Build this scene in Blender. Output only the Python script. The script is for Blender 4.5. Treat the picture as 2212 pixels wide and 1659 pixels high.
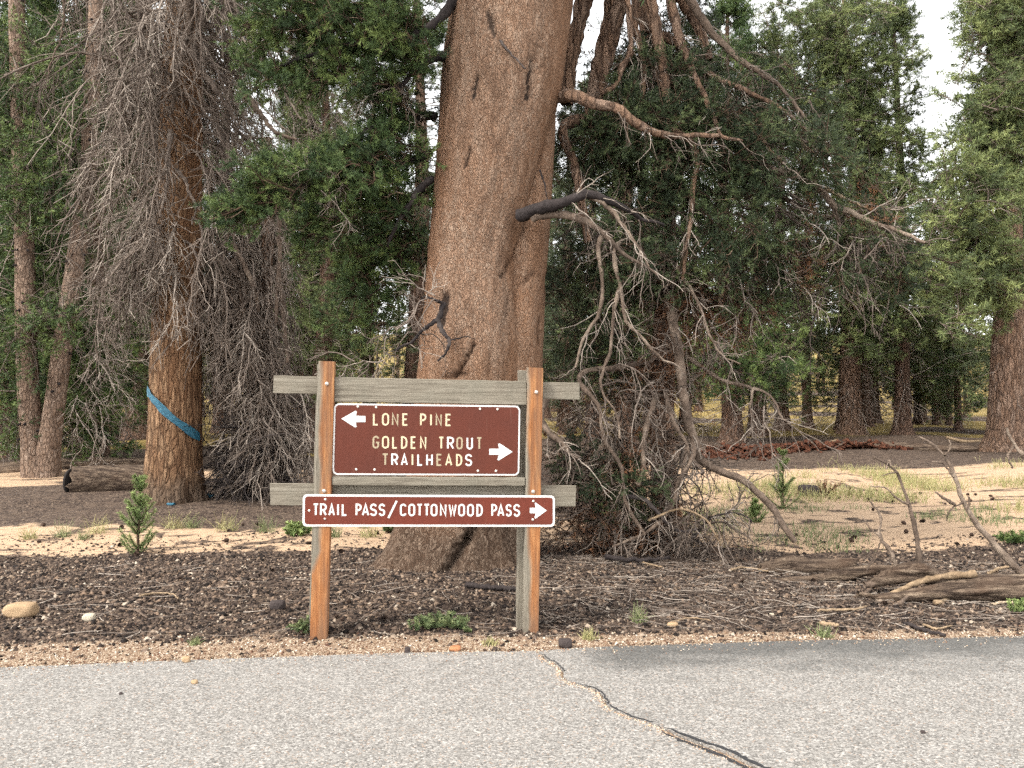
import bpy, bmesh, math
import numpy as np
from mathutils import Vector

# ------------------------------------------------------------------ camera, sky, sun, exposure
sc = bpy.context.scene
for o in list(bpy.data.objects):
    bpy.data.objects.remove(o)
COL = sc.collection
FPX, CX, CY, PITCH, CAMZ = 1770.0, 1106.0, 829.5, math.radians(2.12), 1.72
cd = bpy.data.cameras.new('camera'); cam = bpy.data.objects.new('camera', cd); COL.objects.link(cam)
cd.sensor_width = 36.0; cd.lens = 36.0 * FPX / 2212.0; cd.clip_start = 0.05; cd.clip_end = 2000
cam.location = (0, 0, CAMZ); cam.rotation_euler = (math.pi / 2 + PITCH, 0, 0)
sc.camera = cam

w = bpy.data.worlds.new('World'); sc.world = w; w.use_nodes = True
wn, wl = w.node_tree.nodes, w.node_tree.links
wn.clear()
SUN_EL, SUN_AZ = math.radians(52), math.radians(228)
sky = wn.new('ShaderNodeTexSky'); sky.sky_type = 'NISHITA'; sky.sun_disc = False
sky.sun_elevation = SUN_EL; sky.sun_rotation = SUN_AZ; sky.air_density = 1.0; sky.dust_density = 3.0; sky.altitude = 2800
hs = wn.new('ShaderNodeHueSaturation'); hs.inputs['Saturation'].default_value = 0.04; hs.inputs['Value'].default_value = 1.0
bgn = wn.new('ShaderNodeBackground'); bgn.inputs['Strength'].default_value = 0.15
wo = wn.new('ShaderNodeOutputWorld')
wl.new(sky.outputs[0], hs.inputs['Color']); wl.new(hs.outputs[0], bgn.inputs[0]); wl.new(bgn.outputs[0], wo.inputs[0])

sd = bpy.data.lights.new('sun', 'SUN'); sd.energy = 1.1; sd.angle = math.radians(14); sd.color = (1.0, 0.94, 0.85)
sun = bpy.data.objects.new('sun', sd); COL.objects.link(sun)
# the sun stands behind the camera, a little to the left
sv = Vector((math.sin(SUN_AZ) * math.cos(SUN_EL), math.cos(SUN_AZ) * math.cos(SUN_EL), math.sin(SUN_EL)))
sun.rotation_euler = (-sv).to_track_quat('-Z', 'Y').to_euler()
sun.location = (0, -5, 20)
sc.view_settings.view_transform = 'Standard'; sc.view_settings.look = 'None'
sc.view_settings.gamma = 1.0; sc.view_settings.use_curve_mapping = False
sc.view_settings.exposure = 2.3
sc.render.engine = 'CYCLES'
sc.cycles.max_bounces = 3; sc.cycles.diffuse_bounces = 3; sc.cycles.glossy_bounces = 1; sc.cycles.transmission_bounces = 1
sc.cycles.use_denoising = False; sc.cycles.use_adaptive_sampling = True; sc.cycles.adaptive_threshold = 0.035

# ------------------------------------------------------------------ numeric helpers
rng = np.random.default_rng(7)

def hashn(i, j, k, seed):
    n = (i * 374761393 + j * 668265263 + k * 2147483647 + seed * 974711) & 0xffffffff
    n = ((n ^ (n >> 13)) * 1274126177) & 0xffffffff
    n = (n ^ (n >> 16)) & 0xffffffff
    return n / 4294967295.0

def vnoise(P, seed=0):
    P = np.asarray(P, float)
    f = np.floor(P).astype(np.int64); t = P - f; t = t * t * (3 - 2 * t)
    out = 0
    for a in (0, 1):
        for b in (0, 1):
            for c in (0, 1):
                wgt = (t[:, 0] if a else 1 - t[:, 0]) * (t[:, 1] if b else 1 - t[:, 1]) * (t[:, 2] if c else 1 - t[:, 2])
                out = out + wgt * hashn(f[:, 0] + a, f[:, 1] + b, f[:, 2] + c, seed)
    return out

def fbm(P, seed=0, octv=4, gain=0.5):
    P = np.asarray(P, float); s, a, tot = 0, 1.0, 0
    for o in range(octv):
        s = s + a * vnoise(P * 2 ** o, seed + o); tot += a; a *= gain
    return s / tot

def n2(x, y, scale, seed=0, octv=3):
    x = np.asarray(x, float).ravel(); y = np.asarray(y, float).ravel()
    return fbm(np.stack([x * scale, y * scale, np.zeros_like(x) + 0.37], 1), seed, octv)

def sstep(a, b, x):
    t = np.clip((x - a) / (b - a), 0, 1); return t * t * (3 - 2 * t)

def unit(v):
    v = np.asarray(v, float); return v / np.maximum(np.linalg.norm(v, axis=-1, keepdims=True), 1e-9)

TREE_X, TREE_Y = -0.60, 9.30
def zg(x, y):
    x = np.asarray(x, float); y = np.asarray(y, float)
    z = np.interp(y, [0, 11, 25, 45, 75, 150, 400, 900], [0, 0, .42, 1.0, 1.75, 5.5, 34, 90])
    amp = sstep(7.0, 11.0, y)
    z = z + amp * (0.06 * np.sin(x * .55 + y * .31) + 0.04 * np.sin(x * 1.3 - y * .8 + 1.1))
    r2 = (x - TREE_X) ** 2 + (y - TREE_Y) ** 2
    z = z + 0.09 * np.exp(-r2 / 2.2) * sstep(6.4, 7.6, y)
    return z

def rays(px, py):
    a = (np.asarray(px, float) - CX) / FPX; b = (CY - np.asarray(py, float)) / FPX
    return np.stack([a, math.cos(PITCH) - b * math.sin(PITCH), math.sin(PITCH) + b * math.cos(PITCH)], -1)

def at(px, py, Y):
    d = rays(px, py); t = np.asarray(Y, float) / d[..., 1]
    return np.array([0, 0, CAMZ]) + d * t[..., None]

def gnd(px, py):
    d = rays(px, py); lo, hi = 1.0, 400.0
    prev = lo
    for t in np.geomspace(1.0, 400, 400):
        p = d * t
        if CAMZ + p[2] < zg(p[0], p[1]):
            lo, hi = prev, t; break
        prev = t
    for _ in range(40):
        m = (lo + hi) / 2; p = d * m
        if CAMZ + p[2] < zg(p[0], p[1]): hi = m
        else: lo = m
    p = d * hi; return np.array([p[0], p[1], float(zg(p[0], p[1]))])

def project(V):
    x, y, z = V[:, 0], V[:, 1], V[:, 2] - CAMZ
    f = y * math.cos(PITCH) + z * math.sin(PITCH); u = -y * math.sin(PITCH) + z * math.cos(PITCH)
    return CX + FPX * x / f, CY - FPX * u / f

def pxline(pts, Y):
    """points seen at (px,py) of the photograph, at the stated distances"""
    pts = np.array(pts, float); Y = np.broadcast_to(np.asarray(Y, float), (len(pts),))
    return np.array([at(p[0], p[1], yy) for p, yy in zip(pts, Y)])

def resample(P, K):
    P = np.asarray(P, float); s = np.r_[0, np.cumsum(np.linalg.norm(np.diff(P, axis=0), axis=1))]
    # Catmull-Rom style smoothing
    t = np.linspace(0, s[-1], K); out = np.zeros((K, P.shape[1]))
    m = np.gradient(P, s, axis=0)
    i = np.clip(np.searchsorted(s, t) - 1, 0, len(s) - 2); h = (s[i + 1] - s[i]); u = ((t - s[i]) / h)[:, None]
    h = h[:, None]
    return (2*u**3-3*u**2+1)*P[i] + (u**3-2*u**2+u)*h*m[i] + (-2*u**3+3*u**2)*P[i+1] + (u**3-u**2)*h*m[i+1]

# ------------------------------------------------------------------ mesh helpers
class MB:
    def __init__(s): s.V, s.F, s.A, s.n = [], [], [], 0
    def add(s, V, F, tint=None):
        V = np.asarray(V, float).reshape(-1, 3); F = np.asarray(F, int)
        s.V.append(V); s.F.append(F + s.n)
        s.A.append(np.full(len(V), 0.5) if tint is None else np.broadcast_to(np.asarray(tint, float), (len(V),)))
        s.n += len(V)
    def mesh(s, name, smooth=True, origin=(0, 0, 0), extra=None):
        me = bpy.data.meshes.new(name)
        V = np.concatenate(s.V) - np.asarray(origin, float)
        tri = [f for f in s.F if f.shape[1] == 3]; quad = [f for f in s.F if f.shape[1] == 4]
        nt = sum(len(f) for f in tri); nq = sum(len(f) for f in quad)
        li = np.concatenate([f.ravel() for f in tri] + [f.ravel() for f in quad]).astype(np.int32)
        me.vertices.add(len(V)); me.vertices.foreach_set('co', V.astype(np.float32).ravel())
        me.loops.add(len(li)); me.loops.foreach_set('vertex_index', li)
        me.polygons.add(nt + nq)
        st = np.r_[np.arange(nt) * 3, nt * 3 + np.arange(nq) * 4].astype(np.int32)
        me.polygons.foreach_set('loop_start', st)
        if smooth: me.polygons.foreach_set('use_smooth', np.ones(nt + nq, bool))
        a = me.attributes.new('tint', 'FLOAT', 'POINT'); a.data.foreach_set('value', np.concatenate(s.A).astype(np.float32))
        for k, v in (extra or {}).items():
            a = me.attributes.new(k, 'FLOAT', 'POINT'); a.data.foreach_set('value', np.asarray(v, np.float32))
        me.update(); me.validate(); return me

def link(name, me, m, parent=None, loc=(0, 0, 0)):
    o = bpy.data.objects.new(name, me); COL.objects.link(o)
    if m is not None and len(me.materials) == 0: me.materials.append(m)
    if parent is not None: o.parent = parent
    o.location = loc
    return o

def tag(o, label=None, cat=None, group=None, kind=None):
    if label: o['label'] = label
    if cat: o['category'] = cat
    if group: o['group'] = group
    if kind: o['kind'] = kind
    return o

def thing(name, label, cat, loc=(0, 0, 0), rz=0.0, group=None):
    o = bpy.data.objects.new(name, None); COL.objects.link(o); o.empty_display_size = 0.2
    o.location = tuple(float(v) for v in loc); o.rotation_euler = (0, 0, rz)
    return tag(o, label, cat, group)

def part(name, mb, m, parent, smooth=True, kind=None, extra=None):
    """a mesh built in world coordinates, put under a thing (an unrotated Empty)"""
    org = np.array(parent.location) if parent is not None else np.zeros(3)
    q = parent
    while q is not None and q.parent is not None:
        q = q.parent; org = org + np.array(q.location)
    if parent is not None and (parent.rotation_euler.z or parent.scale[2] != 1):
        a_ = -parent.rotation_euler.z; V_ = (np.concatenate(mb.V) - org); c_, s_ = math.cos(a_), math.sin(a_)
        mb.V = [np.stack([V_[:, 0] * c_ - V_[:, 1] * s_, V_[:, 0] * s_ + V_[:, 1] * c_, V_[:, 2]], 1) / np.array(parent.scale)]; org = np.zeros(3)
    o = link(name, mb.mesh(name, smooth, org, extra), m, parent)
    if kind: o['kind'] = kind
    return o

def solo(name, mb, m, label, cat, base, group=None, smooth=True, kind=None):
    o = link(name, mb.mesh(name, smooth, base), m, None, tuple(float(v) for v in base))
    return tag(o, label, cat, group, kind)

def tubes(P, Rd, sides=5, tint=None, seed=1, cap=False):
    P = np.asarray(P, float)
    if P.ndim == 2: P = P[None]
    N, K, _ = P.shape; Rd = np.broadcast_to(np.asarray(Rd, float), (N, K))
    T = unit(np.gradient(P, axis=1))
    up = np.where(np.abs(T[:, :1, 2:3]) > .9, np.array([1., 0, 0]), np.array([0, 0, 1.]))
    up = np.broadcast_to(up, P.shape)
    A = unit(np.cross(T, up)); B = np.cross(T, A)
    for k in range(1, K):     # parallel transport
        a = A[:, k - 1] - (A[:, k - 1] * T[:, k]).sum(-1, keepdims=True) * T[:, k]
        A[:, k] = unit(a); B[:, k] = np.cross(T[:, k], A[:, k])
    th = np.arange(sides) * 2 * np.pi / sides
    ring = P[:, :, None] + Rd[..., None, None] * (np.cos(th)[:, None] * A[:, :, None] + np.sin(th)[:, None] * B[:, :, None])
    V = ring.reshape(-1, 3)
    base = (np.arange(N) * K * sides)[:, None, None]
    k = (np.arange(K - 1) * sides)[None, :, None]; s = np.arange(sides)[None, None]; s2 = (s + 1) % sides
    F = np.stack(np.broadcast_arrays(base + k + s, base + k + s2, base + k + sides + s2, base + k + sides + s), -1).reshape(-1, 4)
    if tint is None: tint = np.random.default_rng(seed).random(N)
    tv = np.repeat(np.broadcast_to(tint, (N,)), K * sides)
    if cap:
        c0 = len(V); V = np.concatenate([V, P[:, 0], P[:, -1]]); tv = np.r_[tv, np.zeros(2 * N)]
        fs = []
        for n in range(N):
            b0 = n * K * sides; b1 = b0 + (K - 1) * sides
            for q in range(sides):
                fs.append((c0 + n, b0 + (q + 1) % sides, b0 + q)); fs.append((c0 + N + n, b1 + q, b1 + (q + 1) % sides))
        return V, [F, np.array(fs)], tv
    return V, [F], tv

def addt(mb, *a, **k):
    V, Fs, tv = tubes(*a, **k)
    mb.add(V, Fs[0], tv)
    for f in Fs[1:]:
        mb.F.append(f + mb.n - len(V))

def grow(B, D, L, K, wander=.15, droop=0.0, r=None, lift=0.0):
    r = r or rng; B = np.asarray(B, float); N = len(B); D = unit(D)
    L = np.broadcast_to(np.asarray(L, float), (N,)); st = (L / (K - 1))[:, None]
    P = np.zeros((N, K, 3)); P[:, 0] = B
    g = np.broadcast_to(np.asarray(droop, float), (N,))[:, None] * np.array([0, 0, -1.0])
    for k in range(1, K):
        f = k / (K - 1)
        D = unit(D + r.normal(0, wander, (N, 3)) + g * (1 - f * lift * 2))
        P[:, k] = P[:, k - 1] + D * st
    return P

def kids(P, n, t0, t1, r=None):
    r = r or rng; N, K, _ = P.shape
    idx = np.repeat(np.arange(N), n); t = t0 + (t1 - t0) * r.random(N * n)
    s = t * (K - 1); i = np.clip(s.astype(int), 0, K - 2); u = (s - i)[:, None]
    pos = P[idx, i] * (1 - u) + P[idx, i + 1] * u
    return pos, unit(P[idx, i + 1] - P[idx, i]), idx, t

def sidedir(T, ang, r=None):
    r = r or rng
    q = r.normal(0, 1, T.shape); q = unit(q - (q * T).sum(-1, keepdims=True) * T)
    ang = np.broadcast_to(np.asarray(ang, float), (len(T),))[:, None]
    return T * np.cos(ang) + q * np.sin(ang)

def needles(mb, B, D, L, n, nl, nw, r=None, tint=None, splay=.9):
    """bottle-brush shoots: n needle blades round each shoot"""
    r = r or rng; N = len(B); D = unit(D); L = np.broadcast_to(np.asarray(L, float), (N,))
    t = r.random((N, n)) ** .8
    q = r.normal(0, 1, (N, n, 3)); q = unit(q - (q * D[:, None]).sum(-1, keepdims=True) * D[:, None])
    nd = unit(D[:, None] * (1 - splay * .35) + q * splay)
    p = B[:, None] + D[:, None] * (L[:, None] * t)[..., None]
    ln = nl * r.uniform(.75, 1.25, (N, n))[..., None]
    sdv = unit(np.cross(nd, r.normal(0, 1, (N, n, 3))))
    V = np.stack([p - sdv * nw / 2, p + sdv * nw / 2, p + nd * ln], 2)
    if tint is None: tint = r.random(N)
    tv = np.clip(tint[:, None] + r.normal(0, .08, (N, n)) + (t - .5) * .18, 0, 1)
    M = N * n
    mb.add(V.reshape(-1, 3), np.arange(M * 3).reshape(M, 3), np.repeat(tv.ravel(), 3))

# ------------------------------------------------------------------ materials
class NT:
    def __init__(s, name, rough=.9, spec=.2):
        s.m = bpy.data.materials.new(name); s.m.use_nodes = True; s.nt = s.m.node_tree
        s.b = s.nt.nodes['Principled BSDF']; s.b.inputs['Roughness'].default_value = rough
        s.b.inputs['Specular IOR Level'].default_value = spec
        s.tc = s.nt.nodes.new('ShaderNodeTexCoord')
    def new(s, t, **k):
        n = s.nt.nodes.new(t)
        for a, v in k.items(): setattr(n, a, v)
        return n
    def L(s, a, b): s.nt.links.new(a, b)
    def vec(s, scale=(1, 1, 1), src='Object'):
        mp = s.new('ShaderNodeMapping'); mp.inputs['Scale'].default_value = scale
        s.L(s.tc.outputs[src], mp.inputs['Vector']); return mp.outputs[0]
    def noise(s, v, scale, detail=4, rough=.55, dist=0.0, out='Fac'):
        n = s.new('ShaderNodeTexNoise'); s.L(v, n.inputs['Vector'])
        n.inputs['Scale'].default_value = scale; n.inputs['Detail'].default_value = detail
        n.inputs['Roughness'].default_value = rough; n.inputs['Distortion'].default_value = dist
        return n.outputs[out]
    def voro(s, v, scale, feature='F1', out='Distance', rand=1.0):
        n = s.new('ShaderNodeTexVoronoi', feature=feature); s.L(v, n.inputs['Vector'])
        n.inputs['Scale'].default_value = scale; n.inputs['Randomness'].default_value = rand
        return n.outputs[out]
    def ramp(s, f, stops, interp='LINEAR'):
        n = s.new('ShaderNodeValToRGB'); n.color_ramp.interpolation = interp; e = n.color_ramp.elements
        while len(e) < len(stops): e.new(0.5)
        for i, (p, c) in enumerate(stops):
            e[i].position = p; e[i].color = (*c, 1) if len(c) == 3 else c
        s.L(f, n.inputs[0]); return n.outputs[0]
    def val(s, f, stops):
        return s.ramp(f, [(p, (c, c, c)) for p, c in stops])
    def mix(s, f, a, b, mode='MIX'):
        n = s.new('ShaderNodeMix', data_type='RGBA', blend_type=mode)
        for v, i in ((f, n.inputs[0]), (a, n.inputs[6]), (b, n.inputs[7])):
            if hasattr(v, 'is_linked') or hasattr(v, 'links'): s.L(v, i)
            elif isinstance(v, (int, float)): i.default_value = v
            else: i.default_value = (*v, 1)
        return n.outputs[2]
    def math(s, op, a, b=0.0, clamp=False):
        n = s.new('ShaderNodeMath', operation=op); n.use_clamp = clamp
        for v, i in ((a, n.inputs[0]), (b, n.inputs[1])):
            if isinstance(v, (int, float)): i.default_value = v
            else: s.L(v, i)
        return n.outputs[0]
    def attr(s, name):
        n = s.new('ShaderNodeAttribute'); n.attribute_name = name; return n.outputs['Fac']
    def island(s): return s.new('ShaderNodeNewGeometry').outputs['Random Per Island']
    def objrand(s): return s.new('ShaderNodeObjectInfo').outputs['Random']
    def sep(s, v):
        n = s.new('ShaderNodeSeparateXYZ'); s.L(v, n.inputs[0]); return n.outputs
    def color(s, c):
        if hasattr(c, 'links'): s.L(c, s.b.inputs['Base Color'])
        else: s.b.inputs['Base Color'].default_value = (*c, 1)
    def bump(s, h, dist=.01, strength=1.0):
        n = s.new('ShaderNodeBump'); n.inputs['Distance'].default_value = dist; n.inputs['Strength'].default_value = strength
        s.L(h, n.inputs['Height']); s.L(n.outputs[0], s.b.inputs['Normal'])

def foliage_mat(name, dark, mid, light, trans=.25):
    t = NT(name, .65, .25)
    c = t.ramp(t.attr('tint'), [(0, dark), (.5, mid), (1, light)])
    t.color(c)
    return t.m

M = {}
M['needle'] = foliage_mat('pine_needles', (.018, .034, .012), (.052, .084, .026), (.135, .175, .050))
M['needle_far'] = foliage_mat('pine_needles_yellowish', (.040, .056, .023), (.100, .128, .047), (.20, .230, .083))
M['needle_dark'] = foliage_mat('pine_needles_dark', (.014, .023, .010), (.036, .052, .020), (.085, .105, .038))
M['needle_haze'] = foliage_mat('pine_needles_hazed', (.030, .042, .024), (.078, .098, .050), (.155, .175, .085))  # background needles lightened and greyed, distance haze put into their colour
M['needle_dead'] = foliage_mat('dead_brown_needles', (.035, .018, .012), (.110, .055, .030), (.22, .10, .045))
M['sapling'] = foliage_mat('young_needles', (.055, .090, .030), (.145, .20, .068), (.28, .34, .12))
M['leaf'] = foliage_mat('herb_leaves', (.035, .055, .022), (.080, .115, .048), (.165, .19, .080))
M['grass'] = foliage_mat('pale_grass', (.15, .15, .06), (.31, .29, .125), (.48, .42, .21))

def twig_mat(name, a, b, c):
    t = NT(name, .9, .15)
    col = t.ramp(t.attr('tint'), [(0, a), (.55, b), (1, c)])
    n = t.noise(t.vec(), 26, 5, .7)
    t.color(t.mix(.75, col, t.val(n, [(.30, .12), (.5, .62), (.68, 1)]), 'MULTIPLY')); t.bump(n, .012, .8)
    return t.m
M['twig_grey'] = twig_mat('grey_dead_twigs', (.095, .072, .057), (.225, .178, .145), (.46, .39, .325))
M['twig_brown'] = twig_mat('brown_twigs', (.045, .030, .022), (.11, .07, .045), (.26, .19, .13))
M['limb_grey'] = twig_mat('weathered_limb', (.075, .055, .042), (.165, .120, .090), (.32, .25, .19))
M['limb_dark'] = twig_mat('charred_limb', (.022, .018, .018), (.045, .036, .034), (.11, .09, .08))
M['limb_pale'] = twig_mat('bleached_wood', (.20, .135, .080), (.34, .245, .155), (.52, .41, .29))

def bark_mat(name, dark, mid, light, grey, scale=24.0, vert=.32, use_scar=False, bd=.02, ed=.85):
    t = NT(name, .92, .12)
    v = t.vec((1, 1, vert))
    dn = t.noise(v, 6, 3, out='Color')
    ad = t.new('ShaderNodeMixRGB', blend_type='ADD'); ad.inputs[0].default_value = .12
    t.L(v, ad.inputs[1]); t.L(dn, ad.inputs[2]); vv = ad.outputs[0]
    cell = t.voro(vv, scale, out='Color'); edge = t.voro(vv, scale, 'DISTANCE_TO_EDGE')
    fine = t.noise(t.vec((1, 1, .5)), 90, 5, .7); big = t.noise(t.vec((1, 1, .4)), 1.7, 4, .6)
    cr = t.sep(cell)[0]
    base = t.ramp(cr, [(0, mid), (.55, light), (1, grey)])
    base = t.mix(t.val(big, [(.35, 0), (.65, .75)]), base, t.mix(.5, mid, base))
    med = t.noise(t.vec((1, 1, .28)), 7, 4, .65)
    base = t.mix(t.val(med, [(.34, .8), (.49, 0)]), base, t.mix(.5, mid, dark)); base = t.mix(t.val(med, [(.53, 0), (.70, .7)]), base, grey)
    base = t.mix(t.val(fine, [(.34, .85), (.52, 0)]), base, dark)
    base = t.mix(t.val(edge, [(0.0, ed), (.12, 0)]), base, dark)
    pe = t.voro(vv, scale * .2, 'DISTANCE_TO_EDGE'); pm = t.val(t.noise(t.vec((1, 1, .5)), 2.3, 3), [(.42, 0), (.6, 1)])
    base = t.mix(t.math('MULTIPLY', t.val(pe, [(0, .75), (.05, 0)]), pm), base, dark)
    if use_scar:
        sca = t.attr('scar'); base = t.mix(t.math('MULTIPLY', sca, .95), base, (.030, .022, .018))
        org = t.attr('orange'); base = t.mix(t.math('MULTIPLY', org, .48), base, t.mix(fine, (.11, .046, .020), (.29, .140, .066)))
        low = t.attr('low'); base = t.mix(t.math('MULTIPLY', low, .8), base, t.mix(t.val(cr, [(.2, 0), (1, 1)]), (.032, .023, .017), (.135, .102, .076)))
    t.color(base)
    h = t.math('ADD', t.val(edge, [(0, 0), (.16, 1)]), t.math('MULTIPLY', fine, .8))
    h = t.math('ADD', h, t.math('MULTIPLY', med, 3.0))
    t.bump(t.math('ADD', h, t.math('MULTIPLY', cr, .6)), bd, .9)
    return t.m
M['bark_main'] = bark_mat('pine_bark', (.078, .047, .031), (.205, .122, .078), (.295, .188, .126), (.300, .218, .160), 52, .5, True, .010, .30)
M['bark_dead'] = bark_mat('dead_pine_bark', (.060, .034, .020), (.17, .095, .052), (.29, .175, .098), (.36, .235, .14), 15, .22, True, .03)
M['bark_young'] = bark_mat('young_pine_bark', (.075, .050, .036), (.19, .128, .090), (.29, .20, .145), (.32, .24, .185), 14, .4, False, .02)
M['bark_far'] = bark_mat('far_pine_bark', (.050, .032, .024), (.130, .078, .052), (.215, .130, .088), (.23, .165, .13), 9, .25, False, .04)
M['bark_redfar'] = bark_mat('reddish_pine_bark', (.062, .039, .028), (.185, .112, .072), (.29, .182, .122), (.30, .215, .162), 9, .25, False, .04)

# ------------------------------------------------------------------ ground, road
ROAD = np.array([(-900, 1497), (-400, 1462), (0, 1443), (400, 1427), (800, 1413), (1000, 1410), (1165, 1407), (1300, 1399), (1500, 1392), (1750, 1384), (2000, 1380), (2212, 1375), (2700, 1362), (3300, 1347)], float)
RG = np.array([gnd(*p) for p in ROAD])
def road_y(x): return np.interp(x, RG[:, 0], RG[:, 1])

xs = np.r_[-np.geomspace(500, 9.2, 46), np.arange(-9, 9.01, .095), np.geomspace(9.2, 500, 46)]
ys = np.r_[-60, -30, -15, -6, 0, 3, np.arange(4.6, 13.5, .08), np.geomspace(13.6, 60, 110), np.geomspace(62, 900, 40)]
X, Y = np.meshgrid(xs, ys); x, y = X.ravel(), Y.ravel()
ry = road_y(x)
off = y - ry
nA = n2(x, y, .55, 3, 4); nB = n2(x, y, 1.9, 11, 4); nC = n2(x, y, 6.0, 21, 3)
wob = (nA - .5) * 2.2 + (nB - .5) * 1.1 + (nC - .5) * .4
gwid = np.interp(x, [-4, -1, .3, 1.5, 3.5, 6], [.62, .50, .42, .26, .22, .3])
gravel = 1 - sstep(gwid * .75, gwid * 1.25, off + (nB - .5) * .35 + (nC - .5) * .25)
def sandmask(x, y, wob):
    left = sstep(9.7, 10.2, y + wob * .55) * (1 - sstep(11.6, 12.6, y + wob * .9)) * (1 - sstep(-.7, .0, x))
    right = sstep(10.3, 11.0, y + wob * .4) * (1 - sstep(20.5, 23.0, y + wob * .8)) * sstep(1.6, 3.0, x + wob * .3 + (y - 11) * .02)
    farl = sstep(17.5, 18.5, y + wob * .7) * (1 - sstep(20.0, 21.5, y + wob)) * (1 - sstep(-7, -4, x + wob)) * .9
    mid = sstep(10.6, 11.2, y + wob * .6) * (1 - sstep(13.0, 14, y + wob)) * sstep(-3, -1, x) * (1 - sstep(.8, 2, x)) * .55
    return np.clip(np.maximum.reduce([left, right, farl, mid]), 0, 1)
sand = sandmask(x, y, wob) * np.clip(1.25 - .9 * sstep(.50, .62, n2(x, y * 2.2, 2.4, 61, 4)), 0, 1)
meadow = sstep(33, 40, y + wob * 2.5) * sstep(.38, .55, n2(x, y, .12, 44, 3) + .05)
meadow = np.maximum(meadow, sstep(24, 28, y + wob * 2) * (1 - sstep(-3, 2, x)) * sstep(.40, .55, n2(x, y, .25, 47, 3)))
z = zg(x, y)
near = (y > 4) & (y < 24)
relief = (n2(x, y, 3.2, 31, 3) - .5) * .05 + (n2(x, y, 11, 37, 2) - .5) * .025
z = z + np.where(near, relief * sstep(0, .5, off) * (1 - .7 * sand), 0)
z = np.where(off < 0.06, np.minimum(z, -.012), z) - .012 * (1 - sstep(0, .1, off)) * (off >= .06)
nx, ny = len(xs), len(ys)
ii = np.arange(nx * ny).reshape(ny, nx)
F = np.stack([ii[:-1, :-1], ii[:-1, 1:], ii[1:, 1:], ii[1:, :-1]], -1).reshape(-1, 4)
mb = MB(); mb.add(np.stack([x, y, z], 1), F)
t = NT('forest_floor', .95, .1)
v = t.vec((1, 1, 1)); vs = t.vec((1, 1, 1))
f1 = t.noise(v, 55, 5, .7); f2 = t.noise(v, 9, 4, .6); f3 = t.noise(v, 1.3, 4, .6); vc = t.sep(t.voro(v, 42, out='Color'))[0]
vc2 = t.sep(t.voro(v, 110, out='Color'))[0]
litter = t.ramp(vc, [(0, (.016, .012, .010)), (.35, (.042, .030, .024)), (.70, (.092, .067, .052)), (.90, (.16, .115, .084)), (1, (.26, .20, .145))])
fm = t.noise(v, 4.5, 5, .7)
litter = t.mix(t.val(fm, [(.50, 0), (.66, .75)]), litter, (.130, .095, .070)); litter = t.mix(t.val(fm, [(.34, .8), (.46, 0)]), litter, (.024, .017, .015))
litter = t.mix(t.val(f2, [(.4, 0), (.7, .35)]), litter, (.078, .052, .040))
sandc = t.mix(f1, (.33, .222, .138), (.53, .385, .262)); sandc = t.mix(t.val(f3, [(.4, 0), (.7, .6)]), sandc, (.46, .322, .21))
sandc = t.mix(t.val(t.noise(t.vec((1, 2.5, 1)), 4, 5, .65), [(.54, 0), (.66, .7)]), sandc, (.20, .125, .080))
sandc = t.mix(t.val(vc2, [(.93, 0), (.97, .8)]), sandc, (.10, .07, .05))
grav = t.ramp(vc2, [(0, (.07, .040, .027)), (.3, (.17, .105, .068)), (.7, (.30, .22, .15)), (1, (.48, .40, .31))])
mead = t.mix(t.noise(t.vec((1, .5, 1)), 2.2, 4), (.17, .12, .042), (.32, .235, .085))
def soft(a, n, k=.5): return t.val(t.math('ADD', a, t.math('MULTIPLY', t.math('SUBTRACT', n, .5), k)), [(.35, 0), (.62, 1)])
c = t.mix(soft(t.attr('sand'), f2, .9), litter, sandc)
c = t.mix(soft(t.attr('meadow'), f2, .8), c, mead)
c = t.mix(soft(t.attr('gravel'), f1, .9), c, grav)
t.color(c); t.bump(t.math('ADD', t.math('MULTIPLY', vc, .8), f1), .012, .8)
g = link('ground', mb.mesh('ground', True, (0, 0, 0), {'sand': sand, 'gravel': gravel, 'meadow': meadow}), t.m)
tag(g, 'forest floor of bark litter, pale sand and gravel beside the road', None, None, 'structure')

# road: two slabs either side of the crack, the crack a real gap with sand in it
CR = np.array([(1160, 1407.5), (1174, 1420), (1210, 1440), (1236, 1471), (1287, 1491), (1319, 1523), (1365, 1546), (1413, 1559), (1458, 1586), (1503, 1602), (1558, 1621), (1626, 1655), (1700, 1690), (1800, 1750), (1960, 1840), (2200, 1990)], float)
crack = np.array([gnd(*p)[:2] for p in CR])
crack = resample(crack, 150); rc = np.random.default_rng(5)
jit = np.cumsum(rc.normal(0, .006, (150, 2)), 0); jit -= np.linspace(0, 1, 150)[:, None] * jit[-1]
crack[1:] += jit[1:] * .55 + rc.normal(0, .004, (149, 2))
crack[0, 1] = road_y(crack[0, 0])
ct = unit(np.gradient(crack, axis=0)); cn = np.stack([ct[:, 1], -ct[:, 0]], 1)
cn *= -np.sign(cn[:, :1])      # points to the left
gap = .005 + .005 * np.abs(np.sin(np.arange(150) * .21)) + .004 * rc.random(150)
gap[68:] += .014
CL = crack + cn * gap[:, None]; CRr = crack - cn * gap[:, None]
HR = .004
bm = bmesh.new()
def road_poly(pts):
    vs_ = [bm.verts.new((p[0], p[1], HR)) for p in pts]
    f = bm.faces.new(vs_)
    if f.normal.z < 0: f.normal_flip()
    return f
lx = np.linspace(CL[0, 0], -40, 300); rx = np.linspace(CRr[0, 0], 40, 300)
def edge_jit(xv, sd):
    return road_y(xv) + .02 * (n2(xv, xv * 0, 6, sd, 3) - .5) + .03 * (n2(xv, xv * 0, 1.4, sd + 3, 2) - .5)
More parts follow.
